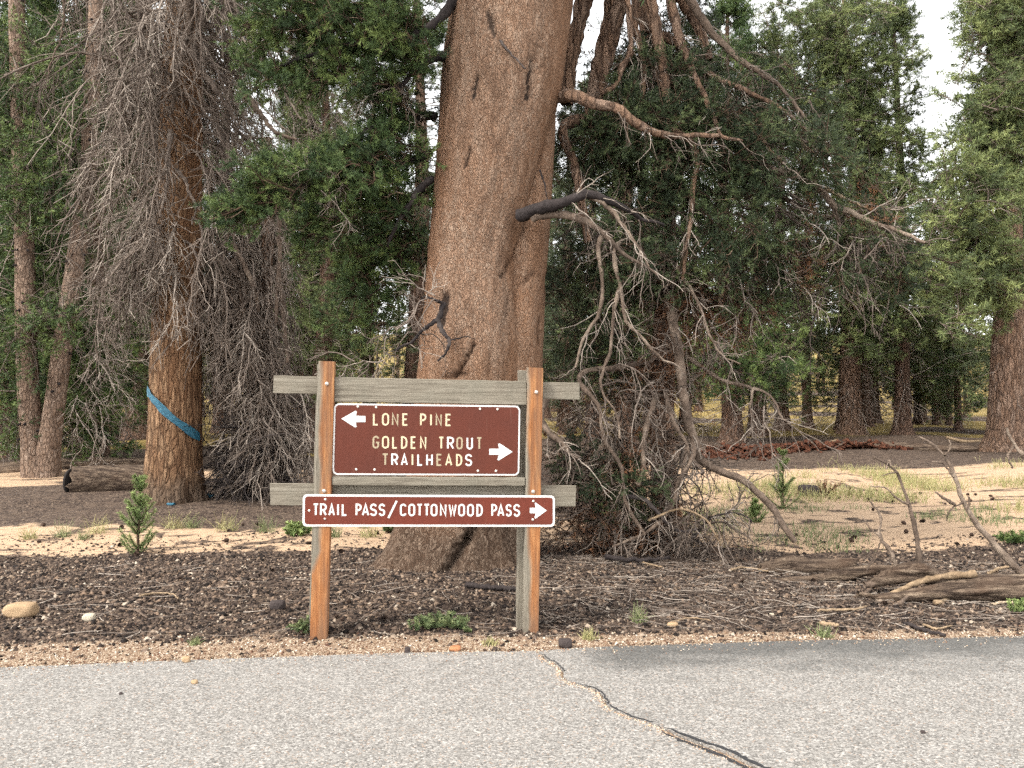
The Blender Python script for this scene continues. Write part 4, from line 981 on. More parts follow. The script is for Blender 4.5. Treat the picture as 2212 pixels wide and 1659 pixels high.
# blue ribbon laid diagonally round the trunk
def trunk_at(zv): return np.array([np.interp(zv, zs3, P3[:, 0]), DB[1]]), np.interp(zv, zs3, (xr - xl) / 2 / FPX * DB[1])
z_hi, z_lo = float(at(328, 835, DB[1] - .4)[2]), float(at(430, 945, DB[1] - .4)[2])
mb = MB(); na = 60; V = []
for i in range(na):
    f = i / (na - 1); th = math.pi + .25 + f * (math.pi - .40); zc = z_hi + (z_lo - z_hi) * (.45 * f + .55 * (.5 - .5 * math.cos(f * math.pi))); c_, r_ = trunk_at(zc)
    hw = .082 + .03 * math.sin(f * 17) * .4
    for s in (-1, -.33, .33, 1):
        rr = r_ + .035 + .008 * math.sin(f * 40 + s * 3); V.append((c_[0] + math.cos(th) * rr, c_[1] + math.sin(th) * rr, zc + s * hw))
F = [(i * 4 + j, (i + 1) * 4 + j, (i + 1) * 4 + j + 1, i * 4 + j + 1) for i in range(na - 1) for j in range(3)]
mb.add(np.array(V), np.array(F))
t = NT('blue_ribbon', .5, .3); n_ = t.noise(t.vec(), 22, 4, .7); t.color(t.ramp(n_, [(.3, (.010, .050, .080)), (.55, (.018, .095, .145)), (.75, (.06, .18, .235))])); t.bump(n_, .01); M['blue'] = t.m
o = part('blue_stripe', mb, M['blue'], dead); o['label'] = 'blue plastic stripe running diagonally down the trunk'
r3 = np.random.default_rng(303)
def drape(parent, n, z0, z1, base, D, spread_x, rmin, rmax, r, mtw, nsub, nsub2, r0, droop, x_bias=0.0, L=(1.6, 3.0), tmean=.4, front=.0):
    hh = z0 + (z1 - z0) * r.random(n); az = r.random(n) * 2 * np.pi
    cx0 = np.interp(hh, zs3, P3[:, 0]) if base is None else np.full(n, base)
    d = np.stack([np.cos(az) + x_bias, np.sin(az) - front, r.uniform(-.25, .25, n)], 1)
    B = np.stack([cx0 + np.cos(az) * .35, np.full(n, D) + np.sin(az) * .35, hh], 1)
    P = grow(B, d, r.uniform(*L, n), 14, .13, droop, r)
    mb = MB(); tn = np.clip(r.normal(tmean, .25, n), 0, 1)
    addt(mb, P, np.linspace(r0, r0 * .35, 14)[None] * r.uniform(.6, 1.3, (n, 1)), 5, tn)
    p1, t1, i1, _ = kids(P, nsub, .12, 1, r)
    S = grow(p1, sidedir(t1, r.uniform(.3, 1.0, len(p1)), r) + np.array([0, 0, -.25]), r.uniform(.4, 1.1, len(p1)), 5, .24, .17, r)
    addt(mb, S, np.linspace(.0085, .005, 5)[None], 3, np.clip(tn[i1] + r.normal(0, .2, len(i1)), 0, 1))
    p2, t2, i2, _ = kids(S, nsub2, .15, 1, r)
    S2 = grow(p2, sidedir(t2, r.uniform(.3, 1.1, len(p2)), r) + np.array([0, 0, -.2]), r.uniform(.15, .45, len(p2)), 2, .25, .08, r)
    addt(mb, S2, np.linspace(.0062, .0042, 2)[None], 3, np.clip(tn[i1[i2]] + r.normal(0, .22, len(i2)), 0, 1))
    part('twigs', mb, mtw, parent, True, 'stuff')
drape(dead, 125, 4.6, 13.0, None, DB[1], 1, 0, 0, r3, M['twig_grey'], 12, 5, .024, .27, L=(1.5, 3.0), front=-.12, tmean=.48)
drape(dead, 26, 4.2, 5.6, None, DB[1], 1, 0, 0, r3, M['twig_grey'], 11, 4, .020, .34, L=(.9, 1.6), front=.2, tmean=.55)
drape(dead, 70, 6.5, 13.0, None, DB[1], 1, 0, 0, r3, M['twig_grey'], 13, 5, .026, .13, x_bias=.9, L=(2.2, 3.8), front=.0, tmean=.46)
drape(dead, 30, 7.5, 13.0, None, DB[1], 1, 0, 0, r3, M['twig_grey'], 12, 5, .024, .15, x_bias=-.9, L=(1.8, 3.0), front=.0, tmean=.46)
# a few stout pale limbs in front of the twigs
for i, (pts, r0, r1__) in enumerate((([(410, 0), (408, 60), (392, 110), (378, 160), (380, 205), (372, 240)], .07, .035), ([(418, 100), (430, 140), (455, 180), (480, 215), (510, 260)], .06, .02), ([(240, -10), (250, 50), (262, 130), (268, 200), (262, 260), (272, 330), (276, 370)], .035, .018), ([(360, 370), (330, 385), (300, 410), (270, 450)], .035, .012), ([(368, 280), (364, 330), (360, 390), (350, 430), (340, 480)], .04, .018), ([(380, 365), (400, 390), (405, 410), (420, 440), (416, 490)], .035, .012), ([(520, 200), (555, 235), (590, 280), (640, 300)], .06, .02), ([(300, 0), (300, 60), (305, 120), (308, 180)], .03, .015), ([(505, 0), (540, 90), (600, 180), (650, 260)], .03, .012), ([(140, 0), (138, 60), (125, 120), (110, 170)], .02, .008))):
    limb(dead, pts, DB[1] - 1.0, r0, r1__, M['twig_grey'] if i % 3 else M['limb_grey'], 26, .03, 60 + i)
# thicket of dead hanging twigs beside it
TB = gnd(555, 1072); th_ = thing('dead_thicket', 'dark curtain of dead hanging twigs right of the blue-striped trunk', 'tree', TB)
for i, (pts, r0, r1__) in enumerate((([(500, 520), (520, 560), (548, 640), (556, 680)], .05, .035), ([(505, 560), (520, 640), (535, 740), (540, 820)], .045, .03), ([(600, 600), (610, 650), (615, 720), (622, 790)], .045, .03), ([(575, 300), (580, 500), (570, 800), (560, 1075)], .10, .10), ([(600, 380), (605, 560), (600, 700)], .04, .03))):
    limb(th_, pts, TB[1] - (.6 if i != 3 else 0), r0, r1__, M['bark_redfar'] if i == 3 else M['limb_grey'], 26, .02, 80 + i, 'stem')
bt = [(560, 520, TB[1], 80, 90, .8, 70), (540, 650, TB[1], 90, 90, .8, 90), (560, 780, TB[1], 75, 90, .7, 90), (560, 900, TB[1], 70, 80, .7, 80), (470, 620, TB[1] - .4, 50, 80, .4, 40), (600, 850, TB[1], 30, 120, .4, 40)]
bare_part(th_, bt, (.05, -.1, -1.0), M['twig_grey'], r3, L=1.2, r0=.015, spread=.28, droop=.22, tmean=.55, nsub=9, nsub2=4)
bt = [(545, 960, TB[1] - .1, 60, 60, .6, 90), (530, 1020, TB[1] - .1, 70, 30, .6, 60)]
bare_part(th_, bt, (.0, -.1, -.6), M['limb_dark'], r3, L=.8, r0=.016, spread=.55, droop=.02, tmean=.6, nsub=6, nsub2=3)

# ------------------------------------------------------------------ forest trees
def conifer(r, H, r0, c0, cr, nb, nsub, nsh, nn, nl, nw, shoot, droop=.06, taper=.9, dead=20, lean=(0, 0), trunk_n=18):
    """returns trunk mesh builder, crown mb, twig mb; origin at the base"""
    K = 40; zz = np.r_[np.linspace(-.3, 1.2, 10), np.linspace(1.4, H, K - 10)]
    P = np.stack([lean[0] * zz + .12 * np.sin(zz * .35 + r.random() * 6), lean[1] * zz + .12 * np.cos(zz * .3 + r.random() * 6), zz], 1)
    P[:, :2] -= np.array([P[0, 0], P[0, 1]])
    Rr = r0 * np.clip(1 - (zz / H) * taper, .06, 1) * (1 + .55 * np.exp(-np.clip(zz, 0, 99) / .35))
    V, F, rad, nz = trunk(P, Rr, trunk_n, relief=r0 * .05, seed=int(r.integers(99)), ridge=4, vs=1.0)
    mt = MB(); mt.add(V, F)
    u = r.random(nb) ** .9; hh = c0 + (H - c0) * u
    prof = np.interp(u, [0, .15, .45, .8, 1], [.75, 1.0, .85, .5, .14]); az = r.random(nb) * 6.283
    B = np.stack([np.interp(hh, zz, P[:, 0]), np.interp(hh, zz, P[:, 1]), hh], 1)
    d = np.stack([np.cos(az), np.sin(az), np.interp(u, [0, .5, 1], [-.15, .1, .8])], 1)
    Lb = cr * prof * r.uniform(.55, 1.2, nb)
    Pb = grow(B, d, Lb, 8, .12, droop, r, .8)
    mw = MB(); addt(mw, Pb, np.linspace(1, .3, 8)[None] * (.012 + .018 * Lb / cr)[:, None], 4, r.random(nb))
    p1, t1, i1, tt = kids(Pb, nsub, .25, 1, r)
    S = grow(p1, sidedir(t1, r.uniform(.4, 1.1, len(p1)), r) + np.array([0, 0, .08]), (Lb[i1] * .32 + .15) * r.uniform(.5, 1.2, len(p1)), 5, .15, .02, r)
    p2, t2, i2, _ = kids(S, nsh, .1, 1, r)
    mc = MB(); tint = np.clip(r.normal(.45, .2, nb)[i1[i2]] + r.normal(0, .12, len(p2)), 0, 1)
    needles(mc, p2, sidedir(t2, r.uniform(.1, .7, len(p2)), r) + np.array([0, 0, .15]), shoot * r.uniform(.7, 1.3, len(p2)), nn, nl, nw, r, tint)
    if dead:
        hd = c0 * r.uniform(.25, 1.15, dead); az = r.random(dead) * 6.283
        Bd = np.stack([np.interp(hd, zz, P[:, 0]), np.interp(hd, zz, P[:, 1]), hd], 1)
        Pd = grow(Bd, np.stack([np.cos(az), np.sin(az), r.uniform(-.4, .1, dead)], 1), cr * r.uniform(.3, .9, dead), 9, .16, .08, r)
        addt(mw, Pd, np.linspace(.018, .006, 9)[None], 4, r.uniform(.3, 1, dead))
        q1, s1, _, _ = kids(Pd, 5, .3, 1, r); Sd = grow(q1, sidedir(s1, .8, r), r.uniform(.2, .8, len(q1)), 5, .2, .08, r)
        addt(mw, Sd, np.linspace(.009, .005, 5)[None], 3, r.uniform(.2, 1, len(q1)))
    return mt, mc, mw
PRO = []
rp = np.random.default_rng(404)
for (H, r0, c0, cr, nb, dead_n) in ((19, .42, 2.2, 2.9, 215, 26), (22, .5, 3.2, 3.4, 230, 26), (16, .32, 1.5, 2.5, 190, 20), (20, .36, 3.8, 2.8, 200, 34), (20, .60, 9, 1.8, 130, 22)):
    mt, mc, mw = conifer(rp, H, r0, c0, cr, nb, 10, 5, 11, .15, .021, .24, dead=dead_n)
    PRO.append((mt.mesh('trunk'), mc.mesh('crown', False), mw.mesh('branches')))
def put_tree(name, label, loc, proto, scale, rz, mneedle, mbark, mtwig, group=None, sxy=None):
    o = thing(name, label, 'tree', loc, rz, group); s = scale; o.scale = (sxy or s, sxy or s, s)
    for nm, me, m in zip(('trunk', 'crown', 'branches'), PRO[proto], (mbark, mneedle, mtwig)):
        c_ = bpy.data.objects.new(nm, me); COL.objects.link(c_); c_.parent = o
        if len(me.materials) == 0: me.materials.append(None)
        c_.material_slots[0].link = 'OBJECT'; c_.material_slots[0].material = m
        if nm != 'trunk': c_['kind'] = 'stuff'
    return o
nf, nd_, n0, nm_ = M['needle_far'], M['needle_dark'], M['needle'], M['needle_haze']
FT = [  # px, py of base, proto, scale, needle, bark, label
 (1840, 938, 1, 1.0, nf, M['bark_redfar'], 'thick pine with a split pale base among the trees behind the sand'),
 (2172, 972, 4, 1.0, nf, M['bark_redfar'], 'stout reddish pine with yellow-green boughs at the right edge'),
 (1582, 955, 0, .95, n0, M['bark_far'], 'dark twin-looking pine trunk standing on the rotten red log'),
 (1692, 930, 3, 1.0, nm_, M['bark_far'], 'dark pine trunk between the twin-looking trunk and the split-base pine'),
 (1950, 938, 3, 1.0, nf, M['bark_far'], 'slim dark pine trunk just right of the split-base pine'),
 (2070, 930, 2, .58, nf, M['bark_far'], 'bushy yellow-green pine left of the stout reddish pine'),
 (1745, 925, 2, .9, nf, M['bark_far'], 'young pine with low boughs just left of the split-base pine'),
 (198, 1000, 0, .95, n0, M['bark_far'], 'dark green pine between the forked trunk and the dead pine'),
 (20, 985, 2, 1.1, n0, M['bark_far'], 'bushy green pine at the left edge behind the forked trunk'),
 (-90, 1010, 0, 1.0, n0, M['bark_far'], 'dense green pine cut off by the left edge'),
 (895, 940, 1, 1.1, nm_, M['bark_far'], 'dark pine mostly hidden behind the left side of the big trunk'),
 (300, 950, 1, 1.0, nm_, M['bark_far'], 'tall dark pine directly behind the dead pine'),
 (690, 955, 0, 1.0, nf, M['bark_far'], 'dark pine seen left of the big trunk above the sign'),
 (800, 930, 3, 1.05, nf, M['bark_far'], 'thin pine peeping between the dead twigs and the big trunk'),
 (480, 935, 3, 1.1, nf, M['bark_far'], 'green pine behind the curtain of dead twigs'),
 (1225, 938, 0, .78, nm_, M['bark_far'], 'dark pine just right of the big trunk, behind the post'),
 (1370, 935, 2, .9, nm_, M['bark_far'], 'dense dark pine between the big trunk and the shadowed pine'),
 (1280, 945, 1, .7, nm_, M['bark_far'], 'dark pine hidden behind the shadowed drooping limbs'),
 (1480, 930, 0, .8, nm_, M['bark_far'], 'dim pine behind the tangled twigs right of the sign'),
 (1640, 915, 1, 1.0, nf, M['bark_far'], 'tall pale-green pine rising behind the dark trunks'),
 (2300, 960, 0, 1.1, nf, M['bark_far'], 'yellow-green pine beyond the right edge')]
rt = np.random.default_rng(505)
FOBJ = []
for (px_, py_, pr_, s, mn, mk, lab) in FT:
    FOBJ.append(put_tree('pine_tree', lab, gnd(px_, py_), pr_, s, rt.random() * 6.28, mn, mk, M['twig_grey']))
BG = {}
r6 = np.random.default_rng(515)
def boughs(idx, areas, mn, tint0=.5):
    o = FOBJ[idx]; Y0 = o.location.y; bl = []
    for (x0, x1, y0, y1, dy, n) in areas:
        for _ in range(n):
            if idx != 1 and x1 > 1990 and r6.random() < .3: continue
            bl.append((r6.uniform(x0, x1), r6.uniform(y0, y1), Y0 + dy + r6.normal(0, .8), r6.uniform(26, 52), r6.uniform(7, 14), .8, 5))
    foliage_part(o, bl, (r6.choice([-.5, .5]), -.5, -.12), mn, M['twig_grey'], r6, L=1.1, nsub=7, nsh=4, nn=10, nl=.15, nw=.023, shoot=.24, tint0=tint0, tw=.013, tmin=.3, tintsd=.30, name='boughs', flat=.35)
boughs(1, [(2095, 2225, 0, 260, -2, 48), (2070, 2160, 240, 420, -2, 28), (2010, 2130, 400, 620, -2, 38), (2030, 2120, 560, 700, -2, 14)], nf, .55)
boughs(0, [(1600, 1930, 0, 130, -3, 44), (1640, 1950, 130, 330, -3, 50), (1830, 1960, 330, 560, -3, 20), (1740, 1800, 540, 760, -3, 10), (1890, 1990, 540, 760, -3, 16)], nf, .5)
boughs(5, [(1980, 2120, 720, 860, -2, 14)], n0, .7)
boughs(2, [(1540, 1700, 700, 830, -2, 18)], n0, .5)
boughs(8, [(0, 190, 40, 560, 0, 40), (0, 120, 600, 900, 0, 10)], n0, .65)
boughs(7, [(150, 280, 700, 980, -1, 20)], n0, .55)
# crowded trees further back
used = []
cnt = 0
while cnt < 46:
    Yd = rt.uniform(32, 72); xd = rt.uniform(-.72, .72) * Yd
    if any((xd - a) ** 2 + (Yd - b) ** 2 < 9 for a, b in used): continue
    pxv = CX + FPX * xd / Yd
    if abs(pxv - 2024) < 26 + 4600 / Yd or 1515 < pxv < 1560: continue
    used.append((xd, Yd)); cnt += 1
    put_tree('pine_tree', 'one of the crowded pines filling the wood in the background', (xd, Yd, float(zg(xd, Yd))), int(rt.integers(4)), rt.uniform(.8, 1.2) * (.7 if 1210 < pxv < 1600 else 1), rt.random() * 6.28, (nf, nm_, nm_)[int(rt.integers(3))], M['bark_far'], M['twig_grey'], 'crowded background pines')
for i in range(9):
    Yd = rt.uniform(44, 70); xd = (rt.uniform(1950, 2110) - CX) / FPX * Yd
    put_tree('pine_tree', 'one of the crowded pines filling the wood in the background', (xd, Yd, float(zg(xd, Yd))), int(rt.integers(4)), rt.uniform(.38, .52), rt.random() * 6.28, (nf, nm_, nm_)[i % 3], M['bark_far'], M['twig_grey'], 'crowded background pines')
# far-off wood as one mass
mtt, mcc = MB(), MB(); rf = np.random.default_rng(606)
lo_t, lo_c, lo_w = conifer(rf, 18, .34, 2.4, 2.7, 52, 5, 4, 3, .30, .14, .42, dead=0, trunk_n=6)
Vt = np.concatenate(lo_t.V); Ft = lo_t.F[0]; Vc = np.concatenate(lo_c.V); Fc = lo_c.F[0]; Ac = np.concatenate(lo_c.A)
for i in range(90):
    Yd = rf.uniform(72, 170); xd = rf.uniform(-.72, .72) * Yd; s = rf.uniform(.7, 1.25); a = rf.random() * 6.28
    Rm = np.array([[math.cos(a), -math.sin(a), 0], [math.sin(a), math.cos(a), 0], [0, 0, 1]]) * s; o_ = np.array([xd, Yd, float(zg(xd, Yd))])
    mtt.add(Vt @ Rm.T + o_, Ft); mcc.add(Vc @ Rm.T + o_, Fc, np.clip(Ac + rf.normal(0, .1), 0, 1))
fw = thing('far_wood', 'far-off wood of pines closing the view', 'woodland', (0, 110, 0)); fw['kind'] = 'stuff'
part('trunks', mtt, M['bark_far'], fw, True, 'stuff'); part('crowns', mcc, M['needle_far'], fw, False, 'stuff')

# ---- forked tree on the left
FB = gnd(78, 1028); fk = thing('forked_pine', 'slim forked pine with two knotty trunks at the left', 'tree', FB)
rk = np.random.default_rng(707)
for pts, r0, r1__ in (([(82, 1045), (76, 1010), (66, 900), (58, 780), (55, 640), (53, 500), (46, 350), (40, 150), (34, -60)], .25, .17), ([(100, 1045), (104, 990), (120, 860), (140, 720), (158, 600), (172, 500), (186, 400), (196, 250), (205, 60), (210, -80)], .24, .15)):
    P = resample(pxline(pts, FB[1]), 70); Rr = np.linspace(r0, r1__, 70) * (1 + .5 * np.exp(-np.arange(70) / 3.))
    V, Fs, tv = tubes(P, Rr[None], 28); V = V + (fbm(V * np.array([7, 7, 3]), 4)[:, None] - .5) * .03
    mb = MB(); mb.add(V, Fs[0]); part('trunk', mb, M['bark_young'], fk)
    for _ in range(26):
        mb = MB()
        i = int(rk.integers(6, 66)); a = rk.uniform(3.3, 6.1); c_ = P[i] + np.array([math.cos(a), math.sin(a), 0]) * Rr[i] * .9
        addt(mb, np.stack([c_, c_ + np.array([math.cos(a), math.sin(a), -.3]) * .09]), np.array([[.04, .016]]), 7, np.array([.3]), cap=True)
        part('knot', mb, M['limb_dark'], fk)
fkb = [(40, 260, FB[1], 110, 110, 1.0, 60), (150, 330, FB[1], 90, 100, 1.0, 40), (60, 420, FB[1] - .5, 100, 70, .8, 40), (110, 560, FB[1] + 1, 80, 70, .8, 24), (40, 730, FB[1] - .7, 60, 40, .5, 16), (100, 690, FB[1] - .4, 50, 40, .5, 12), (30, 880, FB[1] - .3, 40, 50, .5, 9), (60, 120, FB[1], 110, 80, 1.0, 34), (180, 900, FB[1] + 2, 70, 70, .7, 22), (210, 800, FB[1] + 2, 70, 80, .7, 22), (180, 640, FB[1] + 1, 60, 60, .6, 16)]
foliage_part(fk, fkb, (.1, -.3, -.1), M['needle'], M['twig_grey'], rk, L=1.0, nsub=9, nsh=4, nn=9, nl=.085, nw=.021, shoot=.22, tint0=.55, tw=.01)
bare_part(fk, [(190, 640, FB[1], 60, 60, .6, 14), (190, 760, FB[1], 60, 60, .6, 16), (160, 870, FB[1], 60, 40, .5, 10), (20, 640, FB[1], 40, 60, .5, 8)], (.6, -.2, -.25), M['twig_grey'], rk, L=1.2, r0=.014, spread=.4, tmean=.55)

# ------------------------------------------------------------------ fallen wood
t = NT('old_log_wood', .9, .12)
g1 = t.noise(t.vec((.9, 9, 9)), 2.2, 6, .65, .5); g2 = t.noise(t.vec((5, 22, 22)), 3.5, 6, .75); g3 = t.noise(t.vec(), 3, 4)
c = t.ramp(g1, [(.30, (.016, .011, .009)), (.44, (.060, .042, .031)), (.56, (.135, .098, .070)), (.70, (.28, .215, .155))])
c = t.mix(t.val(g2, [(.36, .9), (.48, 0)]), c, (.020, .014, .011)); c = t.mix(t.val(g3, [(.5, 0), (.7, .5)]), c, (.085, .052, .034))
t.color(c); t.bump(t.math('ADD', g1, t.math('MULTIPLY', g2, .6)), .03, 1.0); M['log'] = t.m
M['rot'] = bark_mat('red_rotten_wood', (.045, .017, .011), (.12, .044, .025), (.20, .078, .042), (.15, .085, .058), 14, 1.0, False, .03)
M['hollow_shade'] = NT('dark_hollow', .95, .1).m; M['hollow_shade'].node_tree.nodes['Principled BSDF'].inputs['Base Color'].default_value = (.022, .019, .018, 1)
def logmesh(P, Rr, sides=26, rough=.25, seed=0, K=50, hollow=False):
    P = resample(P, K); r = np.random.default_rng(seed)
    Rr = np.interp(np.linspace(0, 1, K), np.linspace(0, 1, len(Rr)), Rr)
    V, Fs, tv = tubes(P, Rr[None], sides, np.array([.5]), cap=True)
    n_ = K * sides; ax = unit(P[-1] - P[0]); al = (V @ ax)[:, None] * ax; q = (V - al) * 7 + al * 1.3
    cen = np.repeat(P, sides, 0); V[:n_] += (V[:n_] - cen) * ((fbm(q[:n_], seed, 4)[:, None] - .5) * 2 * rough + (fbm(q[:n_] * 3.5, seed + 9, 3)[:, None] - .5) * .9 * rough)
    for e, s in ((0, -1), (n_ - sides, 1)):      # ragged ends
        V[e:e + sides] += ax * (r.normal(0, .03, (sides, 1)))
    if hollow: V[n_] += ax * Rr[0] * .9
    mb = MB(); mb.add(V, Fs[0], tv); mb.F.append(Fs[1] + mb.n - len(V)); return mb, P
LB = gnd(160, 1064); lg = thing('cut_log', 'dark log with a blackened round end beside the dead pine', 'log', LB)
mb, _ = logmesh(np.array([at(142, 1042, LB[1]), at(220, 1040, LB[1] + .2), at(330, 1036, LB[1] + .5), at(420, 1034, LB[1] + .9)]) + np.array([0, .25, 0]), [.31, .30, .29, .28], 30, .12, 3)
part('log_body', mb, M['log'], lg)
e0 = at(142, 1042, LB[1]) + np.array([-.045, .25, 0]); mb = MB(); addt(mb, np.stack([e0 + np.array([-.02, 0, 0]), e0 + np.array([.03, 0, 0])]), np.array([[.24, .25]]), 22, np.array([.2]), cap=True)  # flat dark disc, painted as the shade inside the hollow end
part('hollow_shade_disc', mb, M['hollow_shade'], lg, False)
for pts, rr, lab, sd in (([(-80, 1012), (60, 1014), (170, 1018), (320, 1022)], [.16, .18, .17, .15], 'long grey log lying behind the forked trunk', 5), ([(575, 980), (640, 975), (700, 978), (790, 982)], [.14, .17, .16, .12], 'dark fallen log glimpsed left of the sign', 6)):
    G = np.array([gnd(*p) for p in pts]); G[:, 1] = G[:, 1].mean(); G[:, 2] = zg(G[:, 0], G[:, 1]) + .10
    mb, _ = logmesh(G, rr, 20, .2, sd); solo('fallen_log', mb, M['log'], lab, 'log', G[0])
# red rotten log: crumbled chunks along a line
for (a, b, lab, n, sd) in (((1512, 985), (1640, 975), 'crumbled red rotten log at the foot of the twin-looking trunk', 420, 1), ((1650, 972), (1850, 958), 'red rotten log heap before the split-base pine', 560, 2)):
    A_, B_ = gnd(*a), gnd(*b); B_[1] = A_[1] + (B_[1] - A_[1]) * .3; r = np.random.default_rng(sd); f = r.random(n)
    P = A_ + (B_ - A_) * f[:, None] + np.c_[r.normal(0, .12, n), r.normal(0, .55, n), np.zeros(n)]; P[:, 2] = zg(P[:, 0], P[:, 1]) + .04 + .34 * r.random(n) * np.sin(.25 + f * (math.pi - .5)) * np.exp(-((P[:, 1] - A_[1]) / .6) ** 2)
    mb = MB(); grains(mb, P, r.uniform(.07, .20, n), r, .5)
    solo('rotten_log', mb, M['rot'], lab, 'log', A_, None, False, 'stuff')
for pts, r0, lab in (([(1800, 975), (1900, 968), (2000, 968), (2130, 972)], .13, 'dark fallen trunk left of the stout reddish pine'), ([(1725, 968), (1775, 962), (1810, 950)], .06, 'thin pale pole resting on the red rotten log'), ([(2045, 945), (2085, 955), (2120, 972)], .06, 'bleached broken limb by the stout reddish pine')):
    G = np.array([gnd(*p) for p in pts]); Y0 = G[:, 1].mean(); G = np.array([at(p[0], p[1], Y0) for p in pts]); G[:, 2] = np.maximum(G[:, 2], zg(G[:, 0], G[:, 1]) + r0 * .6)
    mb, _ = logmesh(G, [r0, r0 * 1.1, r0 * .7], 16, .25, 9); solo('fallen_limb', mb, M['log'] if r0 > .1 else M['limb_pale'], lab, 'log', G[0])

# the fallen tree at the right edge
FBs = gnd(2000, 1312); ft = thing('fallen_tree', 'weathered fallen trunk with upright bare branches at the right roadside', 'log', FBs)
mb, _ = logmesh(pxline([(1893, 1296), (1950, 1290), (2050, 1277), (2150, 1268), (2300, 1266), (2500, 1262)], 7.6), [.04, .085, .105, .10, .11, .12], 44, .62, 11, 110); part('log_body', mb, M['log'], ft)
mb, _ = logmesh(pxline([(1880, 1262), (1930, 1245), (1980, 1236), (2030, 1246), (2090, 1262)], 8.0), [.03, .07, .09, .07, .05], 40, .7, 12, 80); part('root_burl', mb, M['log'], ft)
for pts, Y_, r0, r1__, m, sd in (([(1903, 1296), (1940, 1276), (1990, 1256), (2060, 1243), (2112, 1238)], 7.62, .018, .034, 'limb_pale', 1),
        ([(2260, 1300), (2150, 1178), (2110, 1130), (2080, 1085), (2062, 1030), (2040, 985), (2010, 958), (1985, 945)], 8.0, .042, .010, 'limb_grey', 2), ([(2062, 1090), (2040, 1078), (2025, 1068)], 8.0, .020, .008, 'limb_grey', 3), ([(2090, 1100), (2092, 1080), (2088, 1070)], 8.0, .014, .008, 'limb_grey', 4), ([(2060, 1030), (2035, 1000), (2015, 995)], 8.0, .012, .005, 'limb_grey', 5), ([(2040, 985), (2052, 965), (2046, 950)], 8.0, .010, .004, 'limb_grey', 6), ([(2080, 1085), (2055, 1100), (2044, 1112), (2040, 1128)], 8.0, .011, .004, 'limb_grey', 7),
        ([(1992, 1240), (1985, 1190), (1972, 1120), (1955, 1060), (1935, 1015), (1912, 998), (1888, 986)], 8.2, .030, .007, 'limb_grey', 8), ([(1962, 1090), (1935, 1075), (1915, 1055), (1880, 1050)], 8.2, .013, .005, 'limb_grey', 9), ([(1940, 1020), (1915, 1022), (1902, 1025)], 8.2, .009, .004, 'limb_grey', 10), ([(1925, 1008), (1922, 995), (1915, 1015)], 8.2, .006, .003, 'limb_grey', 16),
        ([(1940, 1232), (1920, 1185), (1902, 1160), (1900, 1110), (1880, 1085)], 8.2, .024, .006, 'limb_grey', 11), ([(1902, 1160), (1880, 1140), (1868, 1115)], 8.2, .010, .004, 'limb_grey', 12), ([(1905, 1165), (1890, 1200), (1875, 1235)], 8.2, .008, .005, 'limb_grey', 13),
        ([(2290, 1060), (2235, 1010), (2195, 965), (2172, 925)], 7.8, .032, .012, 'limb_grey', 14), ([(2190, 962), (2178, 985), (2192, 1010)], 7.8, .012, .008, 'limb_grey', 15)):
    limb(ft, pts, Y_, r0, r1__, M[m], 24, .008, 300 + sd)
mb, _ = logmesh(pxline([(1640, 1262), (1700, 1256), (1790, 1250)], 8.7), [.02, .045, .03], 30, .6, 14, 60); solo('fallen_log', mb, M['log'], 'thin splintered log left of the hollow-sided log', 'log', gnd(1700, 1265))
mb, _ = logmesh(pxline([(1765, 1250), (1830, 1240), (1880, 1231), (1945, 1230)], 8.7), [.04, .065, .06, .035], 36, .6, 17, 80); solo('fallen_log', mb, M['log'], 'cracked low log with a dark hollow side behind the twig litter', 'log', gnd(1850, 1250))
rj = np.random.default_rng(77)
for i in range(20):
    x0, y0 = rj.uniform(1840, 2200), rj.uniform(1222, 1312); a_ = rj.uniform(-.5, .35); ln = rj.uniform(40, 130)
    limb(ft, [(x0, y0), (x0 + ln * .5, y0 - a_ * ln * .5 + rj.normal(0, 6)), (x0 + ln, y0 - a_ * ln)], 7.3 + (1312 - y0) / 90. * 1.3, rj.uniform(.010, .032), rj.uniform(.005, .014), M[('limb_grey', 'limb_dark', 'log', 'limb_pale')[int(rj.choice(4, p=[.4, .2, .3, .1]))]], 18, .012, 500 + i)
mb, _ = logmesh(pxline([(1640, 1230), (1700, 1222), (1760, 1228), (1850, 1216)], 9.3), [.06, .12, .10, .05], 20, .5, 15); solo('fallen_log', mb, M['log'], 'lumpy grey wood heap at the foot of the arched limb', 'log', gnd(1720, 1240))

# single sticks on the ground
def stick(pts, r0, r1__, m, lab, seed=0, lift=.012, name='stick'):
    G = np.array([gnd(*p) for p in pts]); G[:, 2] = zloc(G[:, 0], G[:, 1]) + lift + r0 * .6; K = 18; P = resample(G, K) if len(G) > 2 else G[0] + (G[-1] - G[0]) * np.linspace(0, 1, K)[:, None]
    r = np.random.default_rng(seed); P = P + r.normal(0, r0 * .25, P.shape); mb = MB()
    addt(mb, P, np.linspace(r0, r1__, K)[None] * (1 + .12 * r.normal(0, 1, (1, K))), 8, np.array([.55]), cap=True)
    solo(name, mb, m, lab, 'stick', G[0])
stick([(1006, 1272), (1060, 1275), (1128, 1278)], .030, .024, M['limb_dark'], 'charred black stick lying behind the right post', 1)
stick([(302, 1292), (335, 1285), (365, 1285), (386, 1298)], .010, .006, M['limb_pale'], 'curved pale twig on the bark litter at left', 2)
stick([(258, 1318), (285, 1322), (318, 1338)], .012, .007, M['limb_grey'], 'grey bent twig between the white stone and the curved twig', 3)
stick([(2020, 1308), (2070, 1297), (2140, 1295), (2230, 1298)], .022, .018, M['limb_pale'], 'long pale peeled pole in front of the fallen trunk', 4)
